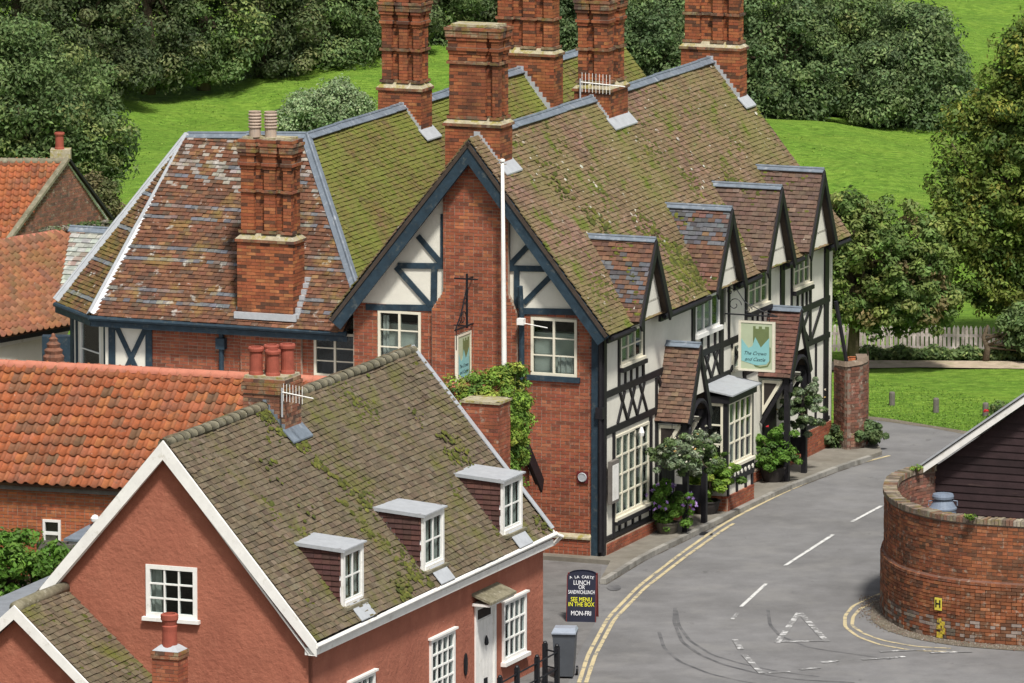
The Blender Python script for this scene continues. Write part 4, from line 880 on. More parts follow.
# posts
for s, z0, z1, w in ((.62, .3, 2.7, .10), (.95, 3.6, 5.0, .11), (2.50, 3.6, 5.0, .11), (3.0, .3, 2.7, .14), (3.36, .3, 3.5, .10), (5.78, 2.9, 5.0, .18), (7.68, 2.6, 5.0, .24), (8.2, 3.6, 4.95, .08), (9.38, 3.6, 5.0, .10),
                   (11.0, 2.7, 5.0, .13), (11.95, 2.7, 5.0, .28), (12.62, 3.6, 5.0, .09), (13.98, 2.7, 5.0, .11), (15.15, -.1, 5.1, .30), (8.2, .2, 2.8, .16), (9.3, .2, 2.7, .14), (13.4, .2, 2.7, .13), (14.4, .7, 2.7, .06)): st.append((s, z0, s, z1, w))
# short studs under windows and in the base panels
for s in (1.0, 1.4, 1.85, 2.3): st.append((s, .38, s, .62, .09))
for s in (1.35, 1.72, 2.1): st.append((s, 3.66, s, 4.1, .07))
for s in (6.35, 6.8, 7.25): st.append((s, 3.66, s, 4.0, .07))
for s in (9.85, 10.2, 10.55): st.append((s, 3.66, s, 4.1, .07))
for s in (13.05, 13.4, 13.7): st.append((s, 3.66, s, 4.15, .07))
# lattice braces
for s0, s1, z0, z1 in ((.85, 2.75, 2.84, 3.52), (5.85, 7.6, 2.95, 3.52)):
    n = 3; dx = (s1-s0)/n
    for i in range(n): st += [(s0+dx*i, z0, s0+dx*(i+.75), z1, .07), (s0+dx*(i+1), z0, s0+dx*(i+.25), z1, .07)]
for s0, s1 in ((12.1, 13.0), (13.0, 13.9)): st += [(s0, 2.8, s1, 3.52, .08), (s1, 2.8, s0, 3.52, .08)]
st += [(14.0, 2.75, 14.8, 3.5, .09), (8.35, 2.9, 9.2, 3.5, .09), (9.25, 2.9, 8.4, 3.5, .09), (3.45, 3.5, 3.9, 3.0, .1)]
timbers(pub, st, (0, 0, 0), YS, TB)
window(pub, (0, 0, 0), YS, w1[0], w1[1], w1[2]-w1[0], w1[3]-w1[1], 5, 4, 1, fr=.055, bar=.035, sill=.1, m='cream', curtain=[(.02, .2, .05, .95), (.8, .98, .05, .95)], proud=.03)
MB().box(.0, w1[0]-.05, w1[1]-.16, .12, w1[2]+.05, w1[1]-.06).build('sill', M[TB], pub)
for k, h in enumerate(dw):
    window(pub, (0, 0, 0), YS, h[0], h[1], h[2]-h[0], h[3]-h[1], 3, 2 if k != 1 else 1, 1, fr=.055, bar=.03, sill=.12 if k == 1 else .08, m='white' if k == 1 else 'cream', proud=.04, curtain=[(.05, .3, .05, .95)] if k != 2 else None)
    if k != 1: MB().box(0, h[0]-.08, h[1]-.17, .13, h[2]+.08, h[1]-.075).build('sill', M[TB], pub)
# eaves board between the dormers
for s0, s1 in ((-.3, 1.15), (3.05, 6.1), (8.05, 9.6), (11.5, 12.65), (14.5, 16.0)):
    MB().box(EA-.10, s0, EZ-.20, EA-.04, s1, EZ-.05).tube([(EA+.04, s0, EZ-.08), (EA+.04, s1, EZ-.08)], .055, 8).build('gutter', M[TB], pub)
# -- gabled dormers
DZ, AF = 6.86, .46
for k, (bc, zr) in enumerate(((2.05, 6.80), (7.1, 6.84), (10.56, 6.89), (13.58, 6.91))):
    hw = .98; ze = 5.12; ab = RA+(RZT-zr)/SL; ae = RA+(RZT-ze)/SL
    dm = slab(MB(), [(bc-hw+.12, 5.05), (bc+hw-.12, 5.05), (bc+.02, zr-.12), (bc-.02, zr-.12)], [], (AF-.16, 0, 0), (0, 1, 0), (0, 0, 1), (1, 0, 0), .08).build('dormer', M['plaster'], pub)
    MB().prism([(AF-.16, bc-hw+.1, 5.4), (AF-.16, bc+hw-.1, 5.4), (0.0, bc+hw-.1, 4.96), (0.0, bc-hw+.1, 4.96)], (0, 0, .05)).build('coved_soffit', M['plaster'], dm)
    colf = {0: lambda r, s, t, n: np.where((R.random(n) < np.where((r > 3) & (r < 13), .6, .05))[:, None], pal(TP['blue'], n), pal(TP['dormred'], n)),
            1: lambda r, s, t, n: np.where((R.random(n) < np.where(r > 9, .75, .1))[:, None], pal(TP['blue'], n), pal(TP['dormred'], n)), 2: P_(TP['dorm']), 3: P_(TP['dorm'])}[k]
    roof(dm, R_((ae, bc-hw, ze), (AF, bc-hw, ze), (AF, bc, zr), (ab, bc, zr)), colf, 'tile_dorm', .11, .165, flat=True, sag=.01)
    roof(dm, R_((AF, bc+hw, ze), (ae, bc+hw, ze), (ab, bc, zr), (AF, bc, zr)), colf, 'tile_dorm', .11, .165, flat=True, sag=.01)
    moss_clumps(dm, R_((ae, bc-hw, ze), (AF, bc-hw, ze), (AF, bc, zr), (ab, bc, zr)), 60, 2.5, .6, (.025, .06), seed=k)
    lead_strip(dm, (ab-.05, bc, zr+.01), (AF+.02, bc, zr+.01), .11)
    for sg in (-1, 1):
        P = [(AF+.0, bc, zr+.03), (AF+.0, bc+sg*(hw+.04), ze-.08), (AF+.0, bc+sg*(hw-.08), ze-.22), (AF+.0, bc, zr-.30)]
        MB().prism(P, (.05+.003*sg, 0, 0)).build('barge_board', M[TB], dm)
# -- porches
def porch(bc, zr, hw, ze, af, palspec):
    p = MB()
    for sg in (-1, 1):
        y = bc+sg*(hw-.10); p.box(af-.16, y-.06, 0, af-.04, y+.06, ze+.1)
        p.box(.0, y-.05, ze-.06, af-.04, y+.05, ze+.10); p.box(0, y-.03, .45, af-.05, y+.03, .85)
        p.bar((.05, y, 1.35), (af-.12, y, ze-.1), .09, .05, (0, -1, 0))
    o = p.build('porch', M[TB], pub)
    for sg in (-1, 1):
        y = bc+sg*(hw-.10)+(-.045 if sg < 0 else .02)
        MB().prism([(.07, y, 1.55), (.07, y, ze-.10), (af-.2, y, ze-.10)], (0, .03, 0)).build('side_panel', M['cream'], o)
        MB().prism([(.12, y-.006, 1.78), (.12, y-.006, ze-.17), (af-.34, y-.006, ze-.17)], (0, .02, 0)).build('side_light', M['dark_room'], o)
    ar = MB()
    for sg in (-1, 1):
        pts = [(af, bc+sg*(hw-.05)*math.cos(t), ze-.35+(.75)*math.sin(t)) for t in np.linspace(0, math.pi/2, 7)]
        ar.tube(pts, .055, 6)
        P = [(af, bc, zr+.02), (af, bc+sg*(hw+.05), ze-.02), (af, bc+sg*(hw-.12), ze-.08), (af, bc, zr-.34)]; ar.prism(P, (.05+.004*sg, 0, 0))
    ar.build('arched_barge', M[TB], o)
    MB().prism([(af-.03, bc-.35, ze+.55), (af-.03, bc+.35, ze+.55), (af-.03, bc, zr-.25)], (.02, 0, 0)).build('gable_panel', M['plaster'], o)
    roof(o, R_((-.02, bc-hw, ze), (af+.02, bc-hw, ze), (af+.02, bc, zr), (-.02, bc, zr)), P_(palspec), 'tile_dorm', .10, .165, flat=True, sag=.01)
    roof(o, R_((af+.02, bc+hw, ze), (-.02, bc+hw, ze), (-.02, bc, zr), (af+.02, bc, zr)), P_(palspec), 'tile_dorm', .10, .165, flat=True, sag=.01)
    lead_strip(o, (0, bc, zr+.02), (af+.03, bc, zr+.02), .12, 'lead')
    d = MB(); d.box(-.02, bc-.45, 0, .035, bc+.45, 2.1)
    for i in range(5): d.box(.035, bc-.43+i*.175, .05, .05, bc-.43+i*.175+.165, 2.05)
    d.build('door', M[TB], pub)
    return o
pd = [(3, (.13, .075, .052)), (3, (.165, .095, .065)), (2, (.085, .06, .045)), (1, (.21, .14, .095))]
pr2 = [(3, (.12, .055, .042)), (3, (.15, .07, .05)), (2, (.08, .05, .038)), (1, (.18, .10, .07))]
porch(4.05, 4.14, .72, 2.52, .80, pd); porch(11.05, 3.95, .72, 2.48, .78, pr2)
# -- lead roofed bay window
by0, by1, bf = 6.22, 8.02, .70
bay = MB(); bay.box(0, by0, .0, bf, by1, .30).build('bay_plinth', M['mortar'], pub)
brickwork(pub, [(by0, -.1), (by1, -.1), (by1, .30), (by0, .30)], [], (bf+.02, 0, 0), YS, 'pub', thick=.04, name='brick_plinth'); brickwork(pub, [(0, -.1), (bf, -.1), (bf, .3), (0, .3)], [], (0, by0-.02, 0), XS, 'pub', thick=.04, name='brick_plinth')
MB().box(0, by0+.04, .30, bf-.03, by1-.04, .98).build('bay_panel', M['plaster'], pub)
o = MB(); o.box(bf-.05, by0, .62, bf+.03, by1, 1.0).box(0, by0-.03, .62, bf, by0+.04, 1.0); o.build('carved_board', M[TB], pub)
for i in range(7): MB().lathe([(.055, 0), (.055, .02), (.02, .02)], (0, 0, 0), 8).build('rosette', M['plaster'], pub).matrix_basis = basis((bf+.03, by0+.14+i*.25, .80), (0, 1, 0), (0, 0, 1), (1, 0, 0))
timbers(pub, [(s, .3, s, .64, .09) for s in (by0+.1, by0+.7, by0+1.3, by1-.06)], (bf-.03, 0, 0), YS, TB)
window(pub, (bf, 0, 0), YS, by0+.10, 1.02, by1-by0-.2, 1.48, 4, 3, 1, fr=.055, bar=.035, m='cream', sill=.08, back=.4, curtain=[(.1, .3, .05, .95)])
window(pub, (0, by0, 0), XS, .10, 1.02, bf-.2, 1.48, 1, 3, 1, fr=.07, bar=.035, m='cream', sill=.08, back=.3)
o = MB(); o.box(bf-.11, by0, 1.0, bf, by0+.10, 2.5).box(bf-.11, by1-.10, 1.0, bf-.001, by1, 2.5).box(0, by0-.04, 2.5, bf+.06, by1+.05, 2.66).box(0, by0+.01, 1.0, .08, by0+.1, 2.5); o.build('bay_frame', M[TB], pub)
MB().prism([(-.02, by0-.10, 2.82), (bf+.16, by0-.10, 2.68), (bf+.16, by1+.1, 2.68), (-.02, by1+.1, 2.82)], (0, 0, .035)).build('lead_roof', M['lead_pale'], pub)
window(pub, (.0, 0, 0), YS, 4.85, 1.3, .75, 1.3, 2, 3, 1, fr=.05, m='cream', proud=.05, sill=.06)
window(pub, (.0, 0, 0), YS, 8.45, 2.9, .8, .6, 2, 1, 1, fr=.05, m='cream', proud=.05, sill=.05, back=.1)
# menu case beside the corner
nb = empty('menu_case', tuple(PUB.w(.06, .38, 1.15)), -PUB.th, 'small glazed timber menu case hung by the corner post of the inn', 'notice case')
MB().box(0, -.24, 0, .09, .24, .95).build('case_frame', M['wood_grey'], nb); MB().box(.09, -.19, .06, .095, .19, .86).build('menu_sheet', M['white'], nb)
# lamp over the big window
lp = empty('wall_lamp', tuple(PUB.w(.06, 1.9, 2.55)), -PUB.th, 'small white wall lamp over the wide street window of the inn', 'lamp')
MB().tube([(0, 0, 0), (.12, 0, .05)], .02, 6).build('arm', M['iron'], lp); MB().lathe([(.03, 0), (.07, -.12), (.05, -.2), (.01, -.2)], (.14, 0, .06), 8).build('shade', M['white'], lp)
# round plaque on brick corner
pc = PUB.b(583, 477, 0); pq = empty('round_plaque', tuple(PUB.w(pc[0], -.01, pc[2])), -PUB.th, 'round grey plaque on a dark red square fixed low on the brick corner', 'plaque')
MB().box(-.13, -.03, -.13, .13, 0, .13).build('backing', M['maroon'], pq); MB().lathe([(.105, 0), (.105, .02), (.09, .03), (.085, .02)], (0, 0, 0), 20).build('disc', M['sign_grey'], pq).matrix_basis = basis((0, -.03, 0), (1, 0, 0), (0, 0, 1), (0, -1, 0))

# ------------------------------------------------------------------ castle signs
def castle_sign(root, w, h, dbl=True):
    """hanging board; local x across, z up, face at -y"""
    MB().box(-w/2, -.02, 0, w/2, .02, h).build('board', M['sign_sage'], root)
    f = MB(); t = w*.055
    for y in (-.032, .0): f.box(-w/2-.01, y, 0, -w/2+t, y+.032, h).box(w/2-t, y, 0, w/2+.01, y+.032, h).box(-w/2+t, y, 0, w/2-t, y+.031, t).box(-w/2+t, y, h-t, w/2-t, y+.031, h)
    f.build('frame', M['cream'], root)
    X = lambda u: -w/2+w*u; Zv = lambda v: h*v
    for y, s in ((-.024, 1), (.021, 1)):
        k = MB(); cs = [(.40, .42), (.40, .90), (.47, .90), (.47, .85), (.54, .85), (.56, .90), (.63, .90), (.66, .85), (.72, .85), (.74, .90), (.84, .90), (.84, .5), (.63, .40), (.56, .55)]
        k.prism([(X(u), y, Zv(v)) for u, v in [(.40, .50), (.40, .90), (.47, .90), (.47, .85), (.56, .85), (.56, .90), (.65, .90), (.65, .85), (.74, .85), (.74, .90), (.85, .90), (.85, .50), (.62, .36)]], (0, .003, 0)); k.build('castle', M['sign_olive'], root)
        c = MB(); c.prism([(X(u), y-.002, Zv(v)) for u, v in [(.07, .20), (.07, .64), (.27, .46), (.38, .50), (.46, .68), (.62, .48), (.86, .68), (.86, .22), (.78, .15), (.50, .12)]], (0, .003, 0)); c.build('crown', M['sign_blue'], root)
        k = MB(); k.prism([(X(u), y-.001, Zv(v)) for u, v in [(.42, .13), (.60, .10), (.80, .13), (.87, .22), (.87, .50), (.90, .48), (.90, .20), (.82, .10), (.60, .07), (.46, .09)]], (0, .002, 0)); k.build('crown_shadow', M['sign_olive'], root)
    for z, s in ((.355, 'The Crown'), (.235, 'and Castle')):
        text_mesh(root, s, h*.10, basis((X(.45), -.0285, Zv(z)), (1, 0, 0), (0, 0, 1), (0, -1, 0)), M['sign_ink'], shear=.45, ext=.001)
sg = PUB.b(757.5, 370, 8.0)
s1 = empty('hanging_sign', tuple(PUB.w(sg[0], 7.95, sg[2]-.02)), -PUB.th, 'castle and crown sign hanging over the street from the black and white front', 'sign')
castle_sign(s1, .86, 1.17)
ir = MB(); ir.tube([(-.80, 0, 1.30), (.50, 0, 1.30)], .018, 6).tube([(-.79, 0, 1.1), (-.79, 0, 2.2)], .018, 6).tube([(-.3, 0, 1.3), (-.3, 0, 1.16)], .01, 4).tube([(.3, 0, 1.3), (.3, 0, 1.16)], .01, 4)
for cx, cz, r in ((-.55, 1.52, .17), (-.22, 1.43, .10), (-.66, 1.82, .10)): ir.tube([(cx+r*(1-t/9)*math.cos(t), 0, cz+r*(1-t/9)*math.sin(t)) for t in np.linspace(0, 7, 20)], .010, 4)
ir.tube([(-.78, 0, 2.1), (-.55, 0, 1.95), (-.3, 0, 1.6), (.1, 0, 1.42), (.45, 0, 1.32)], .012, 5); ir.build('iron_bracket', M['iron'], s1)
so2 = PUB.b(465, 377, -.6)
s2_ = empty('hanging_sign', tuple(PUB.w(so2[0], -.70, so2[2]-.12)), -PUB.th+math.pi/2, 'castle and crown painted sign seen almost edge on before the brick gable', 'sign')
castle_sign(s2_, .82, 1.12)
ir = MB(); ir.tube([(-.5, 0, 1.25), (.62, 0, 1.25)], .02, 6).tube([(.22, 0, 1.2), (.22, 0, 2.42)], .028, 6).tube([(-.42, 0, 1.25), (-.42, 0, .8)], .012, 4)
ir.tube([(-.05, -.30, 2.22), (-.05, .32, 2.22)], .012, 4) if False else None
for cx, cz, r in ((.0, 1.45, .18), (-.25, 1.36, .10), (.12, 1.8, .10)): ir.tube([(cx+r*(1-t/9)*math.cos(t), 0, cz+r*(1-t/9)*math.sin(t)) for t in np.linspace(0, 7, 18)], .012, 4)
ir.tube([(.22, -.26, 2.3), (.22, .30, 2.3)], .02, 5).tube([(.22, -.04, 1.25), (.22, .32, 1.25)], .016, 5).tube([(.22, 0, 2.3), (.62, 0, 2.3)], .018, 5).tube([(-.45, 0, 1.27), (-.1, 0, 1.6), (.2, 0, 2.1)], .016, 5); ir.build('iron_bracket', M['iron'], s2_)
fp = PUB.b(505, 363, -.45); ft = PUB.b(503, 162, -.45)
fl = empty('flagpole', tuple(PUB.w(fp[0], -.5, 3.2)), -PUB.th, 'white wooden flagpole rising in front of the brick gable', 'flagpole')
MB().tube([(0, 0, -3.2), (0, 0, 1), (-.02, 0, 3.4), (-.04, 0, ft[2]-3.2)], [.065, .06, .05, .035], 10).build('pole', M['white'], fl, smooth=True)
MB().lathe([(.02, 0), (.06, .02), (.06, .06), (.02, .08)], (-.04, 0, ft[2]-3.2), 10).build('truck_cap', M['white'], fl)
# small wall light + aerial by the right gable window
wl_ = PUB.b(521, 322, -.3); w_ = empty('flood_light', tuple(PUB.w(wl_[0], -.28, wl_[2])), -PUB.th, 'small white flood light on the pipe beside the gable window', 'lamp')
MB().box(-.08, -.08, -.06, .08, .06, .08).build('housing', M['white'], w_); MB().tube([(.08, 0, -.03), (.62, 0, -.10)], .012, 5).build('arm', M['white'], w_)
# antenna on the chimney near the middle
def yagi(name, loc, rz, label, n=7, L=.75, e=.32):
    r = empty(name, loc, rz, label, 'aerial'); MB().tube([(0, 0, 0), (L, 0, -.06)], .014, 5).build('boom', M['white'], r)
    el = MB()
    for i in range(n): x = L*(i+.5)/n; el.tube([(x*.7, 0, -.03*x-e/2), (x*.7, 0, -.03*x+e/2)], .007, 4)
    el.build('elements', M['white'], r); MB().tube([(0, 0, -.5), (0, 0, .08)], .02, 6).build('mast', M['sign_grey'], r); return r
a5 = PUB.b(577, 78, b5-.2); yagi('television_aerial', tuple(PUB.w(a5[0]+.05, b5-.12, a5[2]-.1)), -PUB.th, 'white aerial on the tall chimney above the middle of the main ridge', 9, 1.1, .45)

# ================================================================== PANTILED RANGE in front of the inn
WG = Frame(PUB.w(-1.1, -3.2), 17.6)
rng = froot('pantiled_range', WG, 'low brick range with long orange pantile roof running in front of the inn', 'outbuilding')
WL, RH = 15.5, 4.2
inview = lambda o: -np.abs(o[:, 0]+8.2)-.2*np.abs(o[:, 1]) - 100*(o[:, 0] < -12.6)
pantiles(rng, R_((-WL, -2.62, 2.0), (0, -2.62, 2.0), (0, 0, RH), (-WL, 0, RH)), TP['pant'], 'pantile', .285, .245, 300, inview)
MB().prism([(-WL, 0, RH-.05), (0, 0, RH-.05), (0, 2.5, 1.85), (-WL, 2.5, 1.85)], (0, 0, .06)).build('rear_roof', M['pantile_old'], rng)
ridge_run(rng, (-WL, 0, RH-.02), (.0, 0, RH-.02), .14, 'ridge_clay', .40)
kw = WG.b(43, 519, -2.35); kw2 = WG.b(61, 543, -2.35)
hw_ = (kw[0], kw2[2]-.1, kw2[0], kw[2])
brickwork(rng, [(-WL, -.2), (-.1, -.2), (-.1, 2.05), (-WL, 2.05)], [hw_], (0, -2.35, 0), XS, 'orange', n_ind=300, rank=lambda o: -np.abs(o[:, 0]+11.3)+o[:, 2]*.3)
window(rng, (0, -2.35, 0), XS, hw_[0], hw_[1], hw_[2]-hw_[0], hw_[3]-hw_[1], 1, 2, 1, fr=.055, bar=.07, m='white', sill=.03, proud=.03)
MB().bar((-WL, -2.44, 1.86), (0, -2.44, 1.86), .10, .04).build('eaves_board', M['wood_grey'], rng)
brickwork(rng, [(-2.35, -.2), (2.2, -.2), (2.2, 2.0), (0, RH-.15), (-2.35, 2.0)], [], (-.12, 0, 0), YS, 'pub', thick=.15, name='gable_wall')
for sg in (-1, 1):
    P = [(.0, 0, RH+.02), (.0, sg*2.75, 1.72), (.0, sg*2.62, 1.45), (.0, 0, RH-.38)]; MB().prism(P, (.05+.003*sg, 0, 0)).build('barge_board', M['timber_black_shade'], rng)
    MB().prism([(-.14, 0, RH-.06), (-.14, sg*2.7, 1.68), (-.14, sg*2.7, 1.60), (-.14, 0, RH-.16)], (.14, 0, 0)).build('verge_soffit', M['timber_black_shade'], rng)
MB().box(-WL, -2.2, -.2, -.2, 2.2, 1.9).build('inner_wall', M['mortar'], rng)
# roof finial with stacked rings standing just behind the ridge
fn = WG.b(52, 364, .5); M['finial'] = mat('weathered brown terracotta', (.20, .09, .055), .9, .35, 8, (30, .6, .01), [((.07, .05, .04), 6, .55, .08, .7)])
fi = empty('stone_finial', tuple(WG.w(fn[0], .6, fn[2]-.1)), 0, 'weathered ringed terracotta finial rising behind the orange ridge at left', 'finial')
MB().lathe([(.27, 0), (.27, .12), (.22, .16), (.24, .26), (.19, .32), (.21, .40), (.14, .46), (.16, .54), (.09, .60), (.10, .66), (.05, .70), (.04, .76), (.01, .78)], (0, 0, 0), 14).build('stacked_rings', M['finial'], fi, smooth=False)
# ivy over the right end
iv = empty('ivy', tuple(WG.w(0, 0, 2)), -WG.th, 'dense green ivy smothering the right end of the orange roof', 'climbing plant')
Cc = []
for i in range(330):
    x = R.uniform(-2.0, .35); y = R.uniform(-2.3, .6)
    top = RH-2-abs(y)*.84
    if x < -1.1 and (R.random() < .55 or y < -1.0): continue
    Cc.append((x, y, top+R.uniform(0, .25)+.30*max(0, x+1.0)*max(0, 1-abs(y)*.7)))
for i in range(260): y = R.uniform(-2.2, .35); Cc.append((.16+R.uniform(0, .30), y, R.uniform(-1.2 if y < -.1 else .6, RH-1.9-abs(y)*.84)))
lv = MB(); leaves(lv, np.array(Cc), R.uniform(.12, .26, len(Cc)), 52000, .045, LP['ivy'], up=.5); lv.build('foliage', M['leaf'], iv, 'stuff')
stm = MB()
for i in range(0, 60, 3): c_ = Cc[i]; stm.tube([(.1, -1, -2.2), (.15, c_[1]*.7-.3, 0), c_], [.03, .02, .006], 4)
stm.build('stems', M['bark'], iv)

# ================================================================== TERRACOTTA COTTAGE
CT = Frame(gz(543, 662), 21.9)
cot = froot('rendered_cottage', CT, 'terracotta rendered cottage with grey brown tiled roof, three dormers and white barge boards', 'cottage')
CR, CRZ, CE, CEZ, CB = -2.92, 6.36, .20, 2.72, -12.3
CS = (CRZ-CEZ)/(CE-CR)
CEL, CELZ = -5.35, CRZ-CS*(5.35-2.92)
ncam = lambda o: -np.abs(o[:, 1]+7)-.5*np.abs(o[:, 0]+1)
roof(cot, R_((CE, CB, CEZ), (CE, .05, CEZ), (CR, .05, CRZ), (CR, CB, CRZ)), P_(TP['cot']), 'tile_cot', .122, .17, n_ind=300, sag=.05, thick=.02, lift=.034, rank=ncam)
roof(cot, R_((2*CR-CE, CB, CEZ), (CR, CB, CRZ), (CR, .05, CRZ), (2*CR-CE, .05, CEZ)), P_(TP['cot']), 'tile_cot', .13, .18)
CMR = R_((CE, CB, CEZ), (CE, .05, CEZ), (CR, .05, CRZ), (CR, CB, CRZ))
moss_clumps(cot, CMR, 800, 1.5, .95, (.02, .065), seed=1.3)
moss_clumps(cot, CMR, 420, 3.0, .1, (.025, .075), seed=4.0, keep=lambda u, v: np.abs(u-(4.6+(4.6-v)*.22)) < .28+.25*np.sin(v*3)**2)
moss_clumps(cot, R_((-2.4, -14.3, .9), (-2.4, -12.2, .9), (-5.1, -12.2, 3.33), (-5.1, -14.3, 3.33)), 160, 2.6, .5, (.03, .08), seed=.2)
ridge_run(cot, (CR, CB, CRZ), (CR, .05, CRZ), .13, 'ridge_grey', .33)
gwn = (CT.b(146, 565, CB+.15)[0], 2.93, CT.b(197, 565, CB+.15)[0], 3.95)
WB = CB+.16
top_ = lambda a: CRZ-.12-abs(a-CR)*CS
slab(MB(), [(-6.0, -.3), (0, -.3), (0, top_(0)), (CR, top_(CR)), (-6.0, top_(-6.0))], [gwn], (0, WB, 0), (1, 0, 0), (0, 0, 1), (0, -1, 0), .22).build('gable_wall', M['stucco'], cot)
window(cot, (0, WB, 0), XS, *gwn[:2], gwn[2]-gwn[0], gwn[3]-gwn[1], 1, 3, 3, fr=.085, bar=.03, m='white', sill=.09, depth=.10, proud=.03, curtain=[(.06, .27, .03, .97)], back=.7)
wins = [(-2.27, .42, -1.02, 1.66), (-6.12, .36, -4.86, 1.60), (-10.22, .3, -8.96, 1.52)]; door = (-3.74, -.25, -2.63, 1.86)
slab(MB(), [(CB+.17, -.3), (0, -.3), (0, 2.5), (CB+.17, 2.5)], wins+[door], (0, 0, 0), (0, 1, 0), (0, 0, 1), (1, 0, 0), .22).build('street_wall', M['stucco'], cot)
slab(MB(), [(-5.9, -.3), (-.22, -.3), (-.22, 2.4), (CR, 5.95), (-5.9, 2.4)], [], (0, -.15, 0), (1, 0, 0), (0, 0, 1), (0, -1, 0), .14).build('far_gable_wall', M['stucco'], cot)
MB().box(-6.0, CB+.3, -.3, -5.8, -.2, 2.4).build('rear_wall', M['stucco'], cot)
for h in wins: window(cot, (0, 0, 0), YS, h[0], h[1], h[2]-h[0], h[3]-h[1], 1, 3 if h is wins[0] else 4, 4, fr=.075, bar=.032, m='white', sill=.1, depth=.08, proud=.05, curtain=[(.05, .22, .02, .98), (.78, .95, .02, .98)]); MB().box(-.02, h[0]-.06, h[3]-.005, .09, h[2]+.06, h[3]+.035).build('drip_board', M['white'], cot)
# front door with boards, canopy
d = MB(); d.box(-.10, door[0], door[1], -.02, door[2], door[3]).box(-.06, door[0], door[1], .03, door[0]+.10, door[3]).box(-.06, door[2]-.10, door[1], .03, door[2], door[3]).box(-.06, door[0]+.1, door[3]-.08, .028, door[2]-.1, door[3])
do = d.build('door', M['white'], cot)
for i in range(5): x = door[0]+.12+i*.175; MB().box(-.02, x, door[1]+.03, .0, x+.165, 1.5).build('door_plank', M['white'], do)
MB().box(-.02, door[0]+.22, 1.53, -.005, door[2]-.22, 1.72).build('fanlight', M['dark_room'], do)
MB().box(.0, -3.25, .12, .02, -3.08, .27).build('letter_plate', M['iron'], do); MB().lathe([(.03, 0), (.05, .05), (.04, .12), (.01, .2)], (.03, -3.17, .95), 8).build('knocker', M['iron'], do)
MB().prism([(0, door[0]-.15, 2.08), (.42, door[0]-.15, 1.92), (.42, door[2]+.12, 1.92), (0, door[2]+.12, 2.08)], (0, 0, .05)).build('door_canopy', M['ridge_grey'], cot)
MB().box(.0, door[0]-.12, 1.87, .38, door[2]+.09, 1.92).build('canopy_board', M['white'], cot)
MB().lathe([(.09, 0), (.09, .02), (.02, .03)], (0, 0, 0), 12).build('house_plaque', M['iron'], cot).matrix_basis = basis((.01, -4.25, .75), (0, 1.0, 0), (0, 0, 2.6), (1, 0, 0))
# barge boards, gutters
def cb(a0, z0, a1, z1, w, y, d=.05, m='white', name='barge_board'):
    t = np.array([a1-a0, z1-z0]); t /= np.linalg.norm(t); dr = w/abs(t[0])
    return MB().prism([(a0, y, z0), (a1, y, z1), (a1, y, z1-dr*.75), (a0, y, z0-dr)], (0, d, 0)).build(name, M[m], cot)
cb(CR, CRZ+.06, CE+.06, CEZ+.00, .24, CB-.07); cb(CR, CRZ+.06, CEL-.2, CRZ+.06-(5.55-2.92)*CS, .24, CB-.073)
cb(CR, CRZ-.24, CE-.1, CEZ-.22, .04, CB-.02, .05); cb(CR, CRZ-.24, CEL, CELZ-.22, .04, CB-.02, .05)
MB().box(CE-.1, CB-.072, CEZ-.26, CE+.05, CB-.02, CEZ-.25).build('box_end', M['white'], cot)
MB().tube([(CE+.05, CB-.05, CEZ-.08), (CE+.05, .1, CEZ-.03)], .05, 8).build('gutter', M['white'], cot); MB().box(.0, CB, CEZ-.27, .22, .02, CEZ-.13).build('soffit', M['white'], cot)
MB().tube([(CE+.05, .05, CEZ-.03), (CE+.12, .25, CEZ-.10), (.1, .30, CEZ-.3)], .04, 8).build('gutter_outlet', M['white'], cot)
cb(CR, CRZ+.05, CE+.02, CEZ+.02, .12, .06, .05)
jg = MB(); jg.bar((CR, .02, CRZ+.07), (CE, .02, CEZ+.09), .16, .02, (0, 0, 1)); jg.build('verge_lead', M['lead_pale'], cot)
